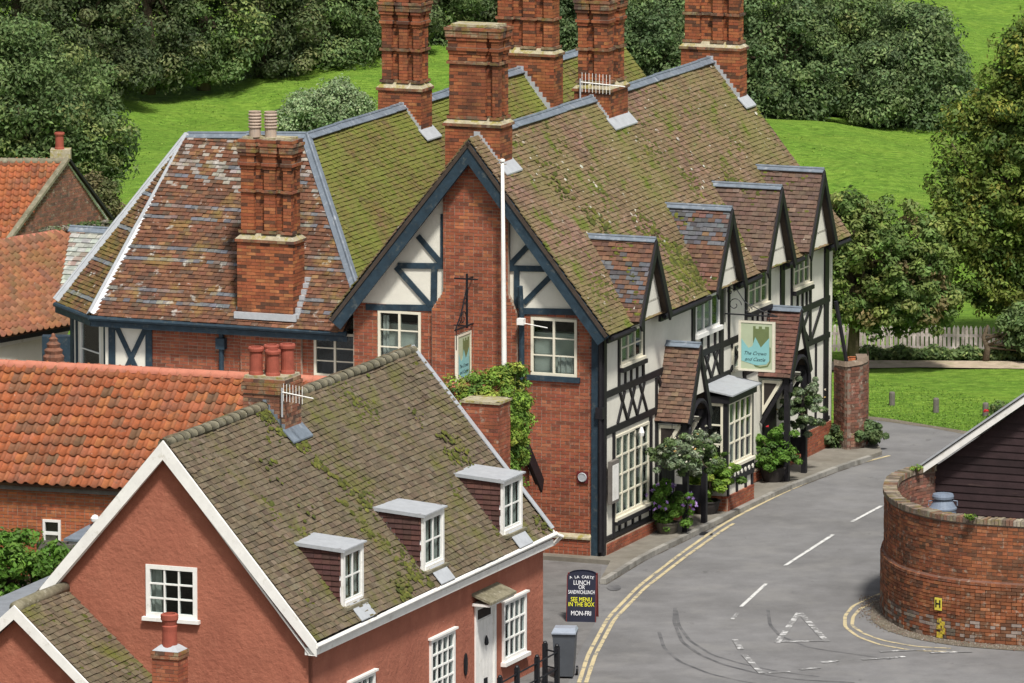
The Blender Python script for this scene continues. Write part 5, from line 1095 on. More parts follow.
# shed dormers
for k, (y0, y1) in enumerate(((-10.43, -9.42), (-6.40, -5.32), (-2.21, -1.13))):
    zt_, z0 = 4.16, 3.08; xf = 0.0; xb = CR+(CRZ-zt_-.12)/CS
    dm = MB(); dm.box(xf-.05, y0, z0-.05, xf, y0+.085, zt_).box(xf-.05, y1-.085, z0-.05, xf, y1, zt_).box(xf-.05, y0+.085, zt_-.09, xf, y1-.085, zt_).box(xf-.05, y0+.085, z0-.08, xf+.02, y1-.085, z0+.03)
    do = dm.build('dormer', M['white'], cot)
    window(cot, (xf, 0, 0), YS, y0+.085, z0+.03, y1-y0-.17, zt_-z0-.12, 2, 2, 1, fr=.05, bar=.03, m='white', sill=0, depth=.05, proud=-.012, back=.35, curtain=[(.06, .44, .02, .98), (.56, .94, .02, .98)])
    for y, nm in ((y0+.01, -1), (y1-.01, 1)):
        zr = lambda a: CRZ-(a-CR)*CS
        P = [(xf-.04, y, zr(xf)-.05), (xf-.04, y, zt_), (xb, y, zt_+.08)]
        MB().prism(P, (0, .03, 0)).build('cheek', M['tile_dorm'], do)
        tri = [(xf-.04, zr(xf)), (xf-.04, zt_-.02), (xb+.1, zt_+.04)]
        n_ = np.array([0, nm, 0.]); hh_ = []; z = z0+.05
        while z < zt_-.02:
            a_l = CR+(CRZ-z)/CS
            if a_l < xf-.06:
                e = np.clip(np.arange(a_l, xf+.16, .17)-(.08 if int(z*10) % 2 else 0), a_l, xf-.05); e = np.unique(np.round(e, 3))
                for u, v in zip(e[:-1], e[1:]):
                    if v-u > .03: hh_.append((u, v, z))
            z += .105
        tm = MB()
        for (u, v, z) in hh_: tm.hexa((u+.003, y, z), (v-u-.006, 0, 0), (0, nm*.035, 0), (0, -nm*.0, .11), pal(TP['hung'], 1)[0]) if False else tm.add([(u+.003, y, z), (v-.003, y, z), (v-.003, y+nm*.035, z), (u+.003, y+nm*.035, z), (u+.003, y, z+.11), (v-.003, y, z+.11), (v-.003, y+nm*.012, z+.11), (u+.003, y+nm*.012, z+.11)], QUADS, col=pal(TP['hung'], 1)[0])
        tm.build('hung_tiles', M['tile_dorm'], do, 'stuff')
    MB().prism([(xf+.05, y0-.05, zt_-.02), (xf+.05, y1+.05, zt_-.02), (xb-.06, y1+.05, zt_+.07), (xb-.06, y0-.05, zt_+.07)], (0, 0, .03)).build('lead_roof', M['flash'], do)
    MB().prism([(xf+.055, y0-.065, zt_-.05), (xf+.055, y0-.035, zt_-.05), (xb-.06, y0-.035, zt_+.04), (xb-.06, y0-.065, zt_+.04)], (0, 0, .07)).build('lead_edge', M['lead_pale'], do)
    MB().bar((xb-.09, y0-.1, zt_+.13), (xb-.09, y1+.1, zt_+.13), .09, .05, (0, 0, 1)).build('lead_roll', M['flash'], do)
    z = CRZ-(xf+.06-CR)*CS; MB().hexa((xf+.02, y0+.25, z+.155), (.26, 0, -.26*CS), (0, .72, 0), (0, 0, .02)).build('lead_apron', M['flash'], do)
    MB().box(xf, y0-.02, z0-.11, xf+.1, y1+.02, z0-.05).build('sill', M['ridge_grey'], do)
# ridge chimney with four pots
cyb = CT.a(263, 407, CR)[1]; ca0, ca1 = CT.b(243, 400, cyb)[0], CT.b(285, 400, cyb)[0]; czt = CT.b(264, 379, cyb)[2]
core = MB(); pln = [(ca0, cyb), (ca1, cyb), (ca1, cyb+.8), (ca0, cyb+.8)]
core.prism([(x, y, 5.3) for x, y in offset_plan(pln, -.008)], (0, 0, czt-5.3)); co = core.build('chimney', M['mortar'], cot)
bk = MB(); ring(bk, pln, 5.3, czt-.30, 0, [(3, (.30, .12, .07)), (2, (.20, .08, .05)), (2, (.05, .04, .035)), (2, (.34, .2, .12))]); bk.build('brickwork', M['brick_old'], co, 'stuff')
bk = MB(); ring(bk, pln, czt-.30, czt-.08, .03, PB['corbel']); ring(bk, pln, czt-.08, czt, 0, PB['corbel']); bk.build('string_courses', M['brick_top'], co, 'stuff')
MB().prism([(x, y, czt) for x, y in offset_plan(pln, -.02)], (0, 0, .05)).build('flaunching', M['cement'], co)
for u, v, hh_ in ((.22, .25, .56), (.42, .68, .56), (.62, .25, .52), (.80, .68, .6)): MB().lathe(pot_mesh(.15, hh_), (ca0+(ca1-ca0)*u, cyb+.8*v, czt+.04), 18).build('chimney_pot', M['pot'], co, smooth=False)
z = CRZ-(ca1-CR)*CS; MB().hexa((ca1-.01, cyb-.10, z+.09), (.24, 0, -.24*CS+.04), (0, .96, 0), (0, 0, .03)).build('lead_apron', M['lead'], co)
for i in range(6):
    u0, u1 = CR+(ca1-CR)*i/6, CR+(ca1-CR)*(i+1)/6; MB().prism([(u0, cyb-.012, CRZ-(u0-CR)*CS-.1), (u1, cyb-.012, CRZ-(u1-CR)*CS-.1), (u1, cyb-.012, CRZ-(u0-CR)*CS+.12), (u0, cyb-.012, CRZ-(u0-CR)*CS+.12)], (0, .015, 0)).build('lead_flashing', M['lead'], co)
ae = CT.b(281, 392, cyb-.1); r_ = yagi('television_aerial', tuple(CT.w(ae[0]+.02, cyb-.1, ae[2])), -CT.th-.2, 'white aerial strapped to the lichened cottage chimney with red pots', 7, .75, .35)
# external stack at the far gable
f0, f1 = CT.b(461, 430, .12)[0], CT.b(498, 430, .12)[0]; fz = CT.b(480, 404, .12)[2]; pln = [(f0, .14), (f1, .14), (f1, .8), (f0, .8)]
fo_ = MB().prism([(x, y, -.2) for x, y in offset_plan(pln, -.008)], (0, 0, fz+.2)).build('chimney', M['mortar'], cot)
bk = MB(); ring(bk, pln, 2.0, fz, 0, PB['pub']); bk.build('brickwork', M['brick_old'], fo_, 'stuff'); bk = MB(); ring(bk, pln, fz, fz+.06, .03, [(1, (.33, .27, .22))]); bk.prism([(x, y, fz+.0) for x, y in pln], (0, 0, .05)); bk.build('coping', M['cement'], fo_)
# lower wing in front of the gable
LR, LRZ, LB0 = -5.12, 3.36, -14.35
ls = .90
roof(cot, R_((-2.4, LB0, LRZ-ls*2.72), (-2.4, WB-.02, LRZ-ls*2.72), (LR, WB-.02, LRZ), (LR, LB0, LRZ)), P_(TP['cot']), 'tile_cot', .125, .17, sag=.03, thick=.02, lift=.034)
MB().prism([(LR, LB0, LRZ-.05), (LR, WB, LRZ-.05), (-7.6, WB, LRZ-2.3), (-7.6, LB0, LRZ-2.3)], (0, 0, .06)).build('roof', M['tile_cot'], cot)
MB().tube([(LR, LB0, LRZ), (LR, LB0+1, LRZ+.015), (LR, WB-.02, LRZ)], .125, 10).build('ridge_roll', M['ridge_grey'], cot, smooth=True)
slab(MB(), [(-7.5, -.3), (-2.5, -.3), (-2.5, LRZ-.2-ls*2.62), (LR, LRZ-.2), (-7.5, LRZ-.2-ls*2.38)], [], (0, LB0+.15, 0), (1, 0, 0), (0, 0, 1), (0, -1, 0), .15).build('gable_wall', M['stucco'], cot)
for a1 in (-2.3, -7.7): cb(LR, LRZ+.06, a1, LRZ+.06-ls*abs(a1-LR), .20, LB0-.07+(.003 if a1 < -5 else 0))
# small chimney with single tall pot
sc = CT.b(168, 655, LB0+.7); s0, s1 = CT.b(152, 660, LB0+.7)[0], CT.b(178, 660, LB0+.7)[0]; pln = [(s0, LB0+.7), (s1, LB0+.7), (s1, LB0+1.15), (s0, LB0+1.15)]; sz = sc[2]+.06
so_ = MB().prism([(x, y, .2) for x, y in offset_plan(pln, -.008)], (0, 0, sz-.2)).build('chimney', M['mortar'], cot)
bk = MB(); ring(bk, pln, .3, sz-.15, 0, PB['pub']); bk.build('brickwork', M['brick'], so_, 'stuff'); bk = MB(); ring(bk, pln, sz-.15, sz, .02, PB['corbel']); bk.build('string_courses', M['brick_top'], so_, 'stuff')
fb = MB(); P = offset_plan(pln, 0); P2 = offset_plan(pln, -.12); fb.add([(p[0], p[1], sz) for p in P]+[(p[0], p[1], sz+.1) for p in P2], [[i, (i+1) % 4, (i+1) % 4+4, i+4] for i in range(4)], [[4, 5, 6, 7]]); fb.build('flaunching', M['flash'], so_)
MB().lathe([(.15, 0), (.14, .30), (.15, .40), (.13, .42), (.15, .50), (.17, .53), (.17, .62), (.14, .64), (.11, .64), (.1, .5)], ((s0+s1)/2, LB0+.92, sz+.06), 18).build('chimney_pot', M['pot'], so_, smooth=False)
# felt roofed lean-to beyond the low ridge
fp_ = [CT.z(x, y, 3.0)[:2] for x, y in ((-30, 625), (-30, 603), (0, 597), (95, 556), (100, 580), (40, 612))]
MB().prism([(p[0], p[1], 2.9) for p in fp_], (0, 0, .1)).build('felt_roof', M['felt'], cot); MB().box(-8.2, CB+.2, -.3, -5.9, CB+.9, 2.6).build('lean_to_wall', M['stucco'], cot)

# ================================================================== SMALL THINGS BY THE RANGE AND COTTAGE
tr = WG.b(58, 556, -3.3); t_ = empty('timber_planter', tuple(WG.w(tr[0], -3.3, tr[2]-.0)), -WG.th, 'long silvered timber planter standing below the little white window', 'planter')
o = MB().box(-.5, 0, .0, .48, .03, .13).build('plank', M['wood_grey'], t_); MB().box(-.5, -.004, .14, .48, .028, .27).build('plank', M['wood_grey'], t_); MB().box(-.5, .3, 0, .48, .33, .27).box(-.5, .03, 0, -.47, .3, .27).box(.45, .03, 0, .48, .3, .27).build('back_boards', M['wood_grey'], t_); MB().box(-.47, .03, -tr[2], -.4, .1, 0).box(.4, .03, -tr[2], .47, .1, 0).build('legs', M['wood_grey'], t_)
wl2 = WG.b(97, 519, -2.4); w2_ = empty('wall_lamp', tuple(WG.w(wl2[0], -2.4, wl2[2])), -WG.th, 'white globe lamp on black bracket on the brick wall under the orange eaves', 'lamp')
MB().tube([(0, 0, -.22), (-.04, -.08, -.12), (0, -.1, 0)], .025, 6).build('bracket', M['iron'], w2_); MB().lathe([(.03, -.06), (.09, -.02), (.1, .04), (.06, .1), (.01, .12)], (0, -.12, 0), 10).build('globe', M['white'], w2_)
hl = empty('porch_hood', tuple(WG.w(WG.b(92, 540, -2.9)[0], -2.9, WG.b(92, 540, -2.9)[2])), -WG.th, 'small grey lead hood on the brick wall beside the cottage gable', 'canopy')
MB().prism([(-.55, -.3, 0), (.5, -.3, 0), (.3, .5, .22), (-.2, .5, .22)], (0, 0, .05)).build('lead_roof', M['lead'], hl); MB().box(-.45, -.25, -1.2, .45, .5, -.0).build('porch_wall', M['plaster'], hl)
for i, (x, y, r, n, sp, lb) in enumerate(((8, 600, (1.0, .8, .95), 5200, 'bright', 'large glossy green shrub at the left edge beyond the low cottage ridge'), (60, 596, (.75, .6, .6), 3200, 'bright', 'rounded green shrub beneath the silvered planter'), (100, 580, (.55, .5, .5), 2400, 'mid', 'darker shrub against the white barge board and brick wall'))):
    bz = .9 if i == 0 else .6
    p = WG.b(x, y, -3.9); b_ = WG.w(p[0], -3.9, 0); root = bush('garden_shrub', lb, 'shrub', (b_[0], b_[1], 0), r, n, .075, sp, cz=max(.35, p[2]+[-.25, -.35, -.30][i]), k=70, clump=.25)
# railings
rl_ = empty('black_railings', (CT.o[0], CT.o[1], RZ), -CT.th, 'low black post and rail railings guarding the cottage wall beside the grey bin', 'railings')
rp = [CT.loc(gz(x, y, RZ))[:2] for x, y in ((559, 684), (545, 675), (534, 705), (515, 722))]
r0 = CT.loc(gz(558, 684, RZ))
pts3 = [(0.02, .55), (.30, -.45), (-.0, -2.0), (.0, -1.0)]
posts = [tuple(CT.z(x, y, RZ)[:2]) for x, y in ((545, 684), (557, 687), (537, 698), (517, 709), (500, 719))]
for (x, y) in posts: MB().box(x-.045, y-.045, 0, x+.045, y+.045, .84).lathe([(.03, .84), (.05, .86), (.03, .89), (.005, .90)], (x, y, 0), 8).build('post', M['iron'], rl_)
for z in (.72, .38):
    for a, b in zip(posts[:-1], posts[1:]): MB().tube([(*a, z), (*b, z)], .018, 6).build('rail', M['iron'], rl_)
# wheelie bin
bp_ = gz(565, 680, RZ); bn = empty('wheelie_bin', (bp_[0], bp_[1]+.3, RZ), -.10, 'grey wheeled refuse bin with pale lid beside the black railings', 'bin')
b = MB(); V = []
for z, w, d0, d1 in ((.05, .21, -.22, .24), (.35, .235, -.26, .27), (.88, .265, -.32, .31), (.95, .285, -.34, .33), (.97, .285, -.34, .33)): V += [(-w, d0, z), (w, d0, z), (w, d1, z), (-w, d1, z)]
b.add(V, [[k*4+i, k*4+(i+1) % 4, k*4+4+(i+1) % 4, k*4+4+i] for k in range(4) for i in range(4)], [[0, 3, 2, 1], [16, 17, 18, 19]]); o = b.build('body', M['bin'], bn)
MB().box(-.17, -.27, .45, .17, -.235, .75).build('front_panel', M['bin'], bn)
b = MB(); b.add([(-.29, -.37, .97), (.29, -.37, .97), (.29, .34, .99), (-.29, .34, .99), (-.29, -.37, 1.0), (.29, -.37, 1.0), (.25, -.1, 1.06), (.25, .32, 1.05), (-.25, .32, 1.05), (-.25, -.1, 1.06)], N=[[0, 1, 2, 3], [0, 1, 5, 4], [4, 5, 6, 9], [9, 6, 7, 8], [1, 2, 7, 6, 5], [0, 4, 9, 8, 3], [2, 3, 8, 7]]); b.build('lid', M['bin_lid'], bn)
for sx in (-1, 1): MB().lathe([(.03, 0), (.1, .0), (.1, .05), (.03, .05)], (0, 0, 0), 14).build('wheel', M['iron'], bn).matrix_basis = basis((sx*.24, .27, .10), (0, 1, 0), (0, 0, 1), (1, 0, 0))
MB().tube([(-.25, .37, .93), (.25, .37, .93)], .02, 6).build('handle', M['bin'], bn)
bn.scale = (.86, .86, .98)
# A-board
ab_ = gz(581, 622, RZ); bd = empty('chalk_board', (ab_[0], ab_[1], RZ), -.10, 'arched black A board with maroon frame chalked with lunch offers', 'A-board')
def arch(w, h, rise, n=9): return [(-w/2, 0), (w/2, 0)]+[(w/2*math.cos(t), h-rise+rise*math.sin(t)) for t in np.linspace(0, math.pi, n)]
lean = np.array([0, .22, 1.0]); lean /= np.linalg.norm(lean)
for nm, y0, l in (('front_panel', 0, lean), ('rear_panel', .62, lean*np.array([1, -1, 1]))):
    n_ = np.cross((1, 0, 0), l); b = MB(); b.prism([np.array([0, y0, 0])+np.array([x, 0, 0])+l*z for x, z in arch(.60, 1.08, .10)], n_*(.02 if y0 else -.02)*-1); b.build(nm, M['black_board'], bd)
    b = MB()
    for x in (-.32, .28): b.hexa(np.array([x, y0, -.0])-n_*.035, (.04, 0, 0), n_*.05, l*1.0)
    b.build('frame', M['maroon'], bd)
nf = np.cross((1, 0, 0), lean)
face = lambda x, z: np.array([x, 0, 0])+lean*z+nf*-.0
nout = -np.cross(lean, (1, 0, 0)) ; nout = nout if nout[1] < 0 else -nout
for tx, z, s, mm in (('LUNCH', .83, .135, 'chalk'), ('OR', .735, .125, 'chalk'), ('SANDWICHLUNCH', .63, .115, 'chalk'), ('SEE MENU', .475, .13, 'chalk_y'), ('IN THE BOX', .37, .13, 'chalk_y'), ('MON-FRI', .18, .14, 'chalk')):
    o = text_mesh(bd, tx, s, basis(face(0, z)+nout*.026, (.56 if len(tx) > 10 else .78, 0, 0), tuple(lean), tuple(nout)), M[mm], bold=.0)
for i, ch in enumerate('A LA CARTE'):
    t = math.radians(114-i*5.3); p = face(.75*math.cos(t)*.78, 1.0+.10*(math.sin(t)-1)*1.6-.045+.0)+nout*.026; rx = np.array([math.sin(t), 0, 0])*.9-lean*math.cos(t)*.9
    if ch != ' ': text_mesh(bd, ch, .095, basis(p, tuple(rx), tuple(np.cross(nout, rx)), tuple(nout)), M['chalk'], bold=0)
MB().tube([(-.3, .3, .55), (-.3, .33, .56)], .01, 4).build('stay', M['iron'], bd)

# ================================================================== PLANTS ON THE PAVEMENT
def potted(px, py, rad, n, spec, label, flowers=None, pot='tub', trail=False, size=.05, cz=None, ph=.36, pr=.26):
    p = gz(px, py, 0); root = empty('potted_plant', (p[0], p[1], 0), 0, label, 'potted plant')
    MB().lathe([(pr*.75, 0), (pr*.95, ph*.6), (pr, ph*.9), (pr*1.06, ph*.9), (pr*1.06, ph), (pr*.9, ph), (pr*.85, ph*.85), (.02, ph*.84)], (0, 0, 0), 16).build('pot', M[pot], root)
    bush(None, None, None, None, rad, n, size, spec, cz=cz or ph+rad[2]*.8, flowers=flowers, parent=root, k=60, clump=.13); return root
M['tub'] = mat('weathered tub', (.10, .09, .07), .85, .3, 5, (30, .4, .01)); M['tub_dark'] = mat('dark tub', (.035, .03, .028), .7, .3, 5, (30, .4, .01))
LIL = [(3, (.42, .26, .62)), (2, (.55, .40, .72)), (1, (.68, .60, .76)), (1, (.24, .12, .45))]; WHT = [(2, (.65, .62, .5)), (1, (.7, .5, .2))]; RED = [(1, (.6, .04, .05))]
potted(667, 533, (.60, .46, .46), 6500, 'bright', 'tub of lilac flowers on the pavement below the wide street window', (46, .075, LIL), 'tub', size=.04, ph=.26)
potted(706, 513, (.72, .55, .66), 14000, 'ivy', 'big yellow green shrub in a dark tub between the first porch and the bay window', None, 'tub_dark', size=.045, pr=.32, ph=.3)
potted(773, 481, (.62, .5, .52), 8000, 'bright', 'dense green geranium in a dark tub beside the far porch', (2, .05, RED), 'tub_dark', size=.042, pr=.30, ph=.34)
def basket(a, b_, z, rad, n, spec, label, flowers=None):
    p = PUB.w(a, b_, z); root = empty('hanging_basket', tuple(p), -PUB.th, label, 'hanging basket')
    MB().lathe([(.03, -.22), (.14, -.18), (.19, -.05), (.20, 0), (.02, 0)], (0, 0, 0), 12).build('bowl', M['tub_dark'], root)
    MB().tube([(0, 0, .0), (0, 0, .55), (-.3, 0, .6)], .01, 4).build('chain', M['iron'], root)
    bush(None, None, None, None, rad, n, .038, spec, cz=-.16, flowers=flowers, parent=root, k=75, clump=.11)
def at_a(px, py, a): return PUB.a(px, py, a)
q1 = at_a(697, 446, .95); basket(.95, q1[1], q1[2], (.55, .52, .62), 8500, 'silver', 'silver and white hanging basket nearest the bay window by the first porch', (14, .045, WHT))
q1 = at_a(672, 448, .75); basket(.75, q1[1], q1[2], (.62, .50, .44), 7500, 'silver', 'straggly hanging basket in front of the triangular porch light', (14, .045, WHT))
q1 = at_a(803, 404, .7); basket(.7, q1[1], q1[2]+.1, (.58, .66, .70), 11000, 'silver', 'large silver leaved hanging basket beside the far porch', (8, .045, WHT))
bush('ground_shrub', 'low dark green shrubs at the foot of the curved garden wall', 'shrub', tuple(gz(858, 446.5, 0)), (.80, .5, .36), 5200, .06, 'hedge', k=40)
bush('ground_shrub', 'small green tuft at the corner post near the far end of the inn', 'shrub', tuple(gz(842, 446, 0)), (.35, .4, .28), 1500, .06, 'mid', k=30)

# ================================================================== GARDEN WALL beyond the inn
def wall_path(pts, step=.1): return resample(pts, step)
def curved_wall(root, path, H, thick, pal_main, m, n_ind, ledge=None, cope=True, topfn=None, zb=0.0, name='wall', cope_m='brick_top'):
    """brick wall along a plan path whose outer face is on the right hand of travel"""
    P = np.array(path); t = np.gradient(P, axis=0); t /= np.linalg.norm(t, axis=1)[:, None]; n = np.stack([t[:, 1], -t[:, 0]], 1); k = len(P)
    d = np.r_[0, np.cumsum(np.linalg.norm(np.diff(P, axis=0), axis=1))]
    top = np.full(k, H) if topfn is None else np.array([topfn(x) for x in d/d[-1]])
    V = []; I = P-n*thick; Oo = P-n*.01
    for A_, z in ((Oo, np.full(k, zb)), (Oo, top), (I, top), (I, np.full(k, zb))): V.append(np.column_stack([A_, z]))
    V = np.vstack(V); Q = [[a*k+i, a*k+i+1, ((a+1) % 4)*k+i+1, ((a+1) % 4)*k+i] for a in range(4) for i in range(k-1)]
    w = MB().add(V, Q, [[0, k, 2*k, 3*k], [k-1, 2*k-1, 3*k-1, 4*k-1]]).build(name, M['mortar_dark'], root)
    o, X, Y, Z = [], [], [], []; L = .225
    def at(s): x = np.interp(s, d, P[:, 0]); y = np.interp(s, d, P[:, 1]); return np.array([x, y])
    r = 0; z = zb
    while z < top.max()-.05:
        ext = 0
        if ledge and z < ledge: ext = .07
        s = -(r % 2)*L/2; hd = r % 3 == 2; l = L/2 if hd else L
        while s < d[-1]:
            s0, s1 = max(s, 0), min(s+l, d[-1])
            if s1-s0 > .03 and z < np.interp((s0+s1)/2, d, top)-.06:
                a, b = at(s0), at(s1); e = b-a; ln = np.linalg.norm(e); e /= ln; nn = np.array([e[1], -e[0]]); pr = R.uniform(-.002, .009)+ext
                q = a+e*.005-nn*.08+nn*pr
                o.append((*q, z+.005)); X.append((*(e*(ln-.010)), 0)); Y.append((*(nn*.08), 0)); Z.append((0, 0, .063))
            s += l
        z += .075; r += 1
        if ledge and z-.075 < ledge <= z: pass
    o, X, Y, Z = map(np.array, (o, X, Y, Z)); col = pal(PB[pal_main], len(o), .2)
    lowz = (o[:, 2] < .35) & (R.random(len(o)) < .5); col[lowz] = pal([(1, (.33, .27, .22)), (1, (.12, .09, .07))], len(o))[lowz]
    emit(name, root, o, X, Y, Z, col, M[m], n_ind, 'brick', 'brickwork', rank=-np.linalg.norm(o[:, :2]-np.array([9.2, 151.5]), axis=1))
    if cope:
        b = MB(); s = 0; bb = []
        while s < d[-1]-.03:
            a, c = at(s), at(min(s+.078, d[-1])); e = c-a; e /= np.linalg.norm(e); nn = np.array([e[1], -e[0]]); zz = np.interp(s, d, top)
            h_ = .11+R.uniform(-.012, .02); bb.append(((*(a+nn*.03+e*.004), zz-.015), (*(e*.068), 0), (*(-nn*(thick+.06)), 0), (0, 0, h_))); s += .08
        bb = np.array(bb); cc = pal(PB['coping'], len(bb), .25); b.hexa(bb[:, 0], bb[:, 1], bb[:, 2], bb[:, 3], cc); b.build('coping', M[cope_m], root, 'stuff')
        b = MB(); zt2 = [np.interp(s_, d, top) for s_ in d]
    return w
gw = empty('garden_wall', (0, 0, 0), 0, 'curved red brick garden wall rising from the pavement past the far end of the inn', 'wall')
pa_, pb_ = PUB.w(.3, 14.9), gz(868, 449, 0)
gpath = resample([tuple(PUB.w(.10, 15.5)[:2]), tuple(gz(846, 450, 0)[:2]), tuple(gz(861, 448.5, 0)[:2]), tuple(gz(868, 446.0, 0)[:2]), (8.60, 177.5), (8.58, 178.0)], .12)
curved_wall(gw, gpath, 2.2, .28, 'garden', 'brick_old', 120, topfn=lambda u: 1.95+.16*u, zb=-.1, cope=False)
MB().add([(*(p+q*.03), 2.0+.16*i/(len(gpath)-1)-.03) for i, p in enumerate(gpath) for q in [np.array([0, -1.])]]+[(*(p+np.array([0, .30])), 2.0+.16*i/(len(gpath)-1)-.01) for i, p in enumerate(gpath)]+[(*(p+np.array([0, .14])), 2.08+.16*i/(len(gpath)-1)) for i, p in enumerate(gpath)], [[i, i+1, 2*len(gpath)+i+1, 2*len(gpath)+i] for i in range(len(gpath)-1)]+[[2*len(gpath)+i, 2*len(gpath)+i+1, len(gpath)+i+1, len(gpath)+i] for i in range(len(gpath)-1)], col=(.20, .15, .11)).build('coping', M['brick_old'], gw)
ps = empty('brick_pier', tuple(gz(854, 430, 0)), .1, 'short red brick stack showing over the curved garden wall', 'pier')
MB().box(-.22, -.15, 0, .22, .15, 1.75).build('core', M['mortar'], ps); bk = MB(); ring(bk, [(-.22, -.15), (.22, -.15), (.22, .15), (-.22, .15)], 1.2, 1.8, .01, PB['orange']); bk.build('brickwork', M['brick'], ps, 'stuff')
# black raking bar standing for the side of the far barge board
br = MB(); p0 = PUB.w(.35, 15.5, 3.7); br.tube([PUB.w(.10, 15.62, 3.5), PUB.w(.34, 15.75, 2.0)], .055, 6); br.build('far_barge_side', M['timber_black_shade'], None)
bo = bpy.data.objects['far_barge_side']; tag(bo, 'dark raking timber standing for the side of the far barge board', 'barge board')

# ================================================================== CURVED WALL, YARD, SHED at the right
cw = empty('curved_wall', (0, 0, 0), 0, 'tall curved red brick wall with lichened coping beside the road junction', 'wall')
base_pts = [(9.25, 160.2), (8.55, 159.6), (8.12, 158.6), (7.95, 157.2), (8.02, 156.0), (8.3, 154.95), (8.85, 154.1), (9.6, 153.5), (10.7, 153.1), (13.5, 152.6), (16.5, 152.3)]
cpath = resample(base_pts, .12)
H1 = 2.45
curved_wall(cw, cpath, H1, .24, 'wall', 'brick_old', 300, ledge=1.15, zb=RZ-.05, topfn=lambda u: H1+.0)
inner = (cpath-(lambda t_: np.stack([t_[:, 1], -t_[:, 0]], 1))(np.gradient(cpath, axis=0)/np.linalg.norm(np.gradient(cpath, axis=0), axis=1)[:, None])*.245)[::-1]
curved_wall(cw, inner, H1-.0, .02, 'far', 'brick_old', 0, cope=False, zb=1.2, name='inner_face')
# weathered set-off on top of the thicker base
tt = np.gradient(cpath, axis=0); tt /= np.linalg.norm(tt, axis=1)[:, None]; nn = np.stack([tt[:, 1], -tt[:, 0]], 1); k = len(cpath)
V = np.vstack([np.column_stack([cpath+nn*.075, np.full(k, 1.145)]), np.column_stack([cpath+nn*.0, np.full(k, 1.235)])]); MB().add(V, [[i, i+1, k+i+1, k+i] for i in range(k-1)], col=(.17, .085, .06)).build('set_off', M['brick_old'], cw)
ring_o = MB(); s_ = np.r_[0, np.cumsum(np.linalg.norm(np.diff(cpath, axis=0), axis=1))]
# raised yard inside the wall
yd = [(x, y) for x, y in (cpath-nn*.2)]+[(20, 152.3), (20, 162), (9.8, 161)]
sheet('raised_yard', yd, 1.28, 'dirt', .1)
# gritty verge at the foot of the wall
of = .62; fv = [tuple(p) for p in (cpath+nn*.02)][18:-10]; fo2 = [tuple(p) for p in (cpath+nn*np.linspace(.25, .75, k)[:, None]*np.clip(np.linspace(0, 3, k), 0, 1)[:, None])][18:-10]
sheet('gritty_verge', fv+fo2[::-1], RZ+.011, 'dirt')
gr = MB(); n = 2600; ids = R.integers(18, k-12, n); off = R.random(n)**1.6*.5+.02; px = cpath[ids]+nn[ids]*off[:, None]+R.normal(size=(n, 2))*.03; s = R.uniform(.008, .03, n)
gr.hexa(np.column_stack([px, np.full(n, RZ+.008)]), np.column_stack([s, s*.3, 0*s]), np.column_stack([-s*.2, s, 0*s]), np.column_stack([0*s, 0*s, s*.7]), pal([(3, (.24, .21, .17)), (2, (.14, .11, .08)), (1, (.36, .33, .29)), (1, (.2, .1, .07))], n)); gr.build('grit', M['kerb'], None, 'stuff'); tag(bpy.data.objects['grit'], 'loose grit gathered along the foot of the curved wall', 'grit')
# hydrant plate
def on_wall(px, py, off=.08):
    best = None
    for i in range(k-1):
        P0, P1 = cpath[i]+nn[i]*off, cpath[i+1]+nn[i+1]*off; e = np.append(P1-P0, 0); N_ = np.array([e[1], -e[0], 0]); N_ /= np.linalg.norm(N_)
        Pw = hit(px, py, N_, N_@np.append(P0, 0)); u = (Pw[:2]-P0)@(P1-P0)/((P1-P0)@(P1-P0))
        if 0 <= u <= 1 and N_[1] < 0: best = (Pw, N_)
    return best
hp, hn = on_wall(938.5, 604, .085); hx = np.array([-hn[1], hn[0], 0]); 
hy = empty('hydrant_sign', tuple(hp), math.atan2(hx[1], hx[0]), 'small yellow hydrant plate marked H fixed to the curved brick wall', 'sign')
MB().box(-.09, -.02, -.13, .09, 0, .13).build('plate', M['yellow'], hy); text_mesh(hy, 'H', .22, basis((0, -.022, -.0), (1, 0, 0), (0, 0, 1), (0, -1, 0)), M['iron'], bold=.006)
yp, yn = on_wall(940.5, 628, .085); hx = np.array([-yn[1], yn[0], 0])
ym = MB()
for (dx, dz, w, h_) in ((-.03, .16, .10, .10), (.05, .10, .12, .09), (-.05, .02, .10, .10), (.06, -.06, .12, .12), (-.02, -.15, .15, .12), (.08, .01, .07, .08)): ym.box(dx-w/2, -.012, dz-h_/2, dx+w/2, 0, dz+h_/2)
ymo = ym.build('paint_daub', mat('patchy yellow paint', (.60, .47, .05), .8, .2, 9, None, [((.16, .08, .05), 9, .52, .04, .9)]), cw); ymo.matrix_basis = basis(tuple(yp), tuple(hx), (-hx[1]*0, 0, 0) if False else tuple(-yn), (0, 0, 1))
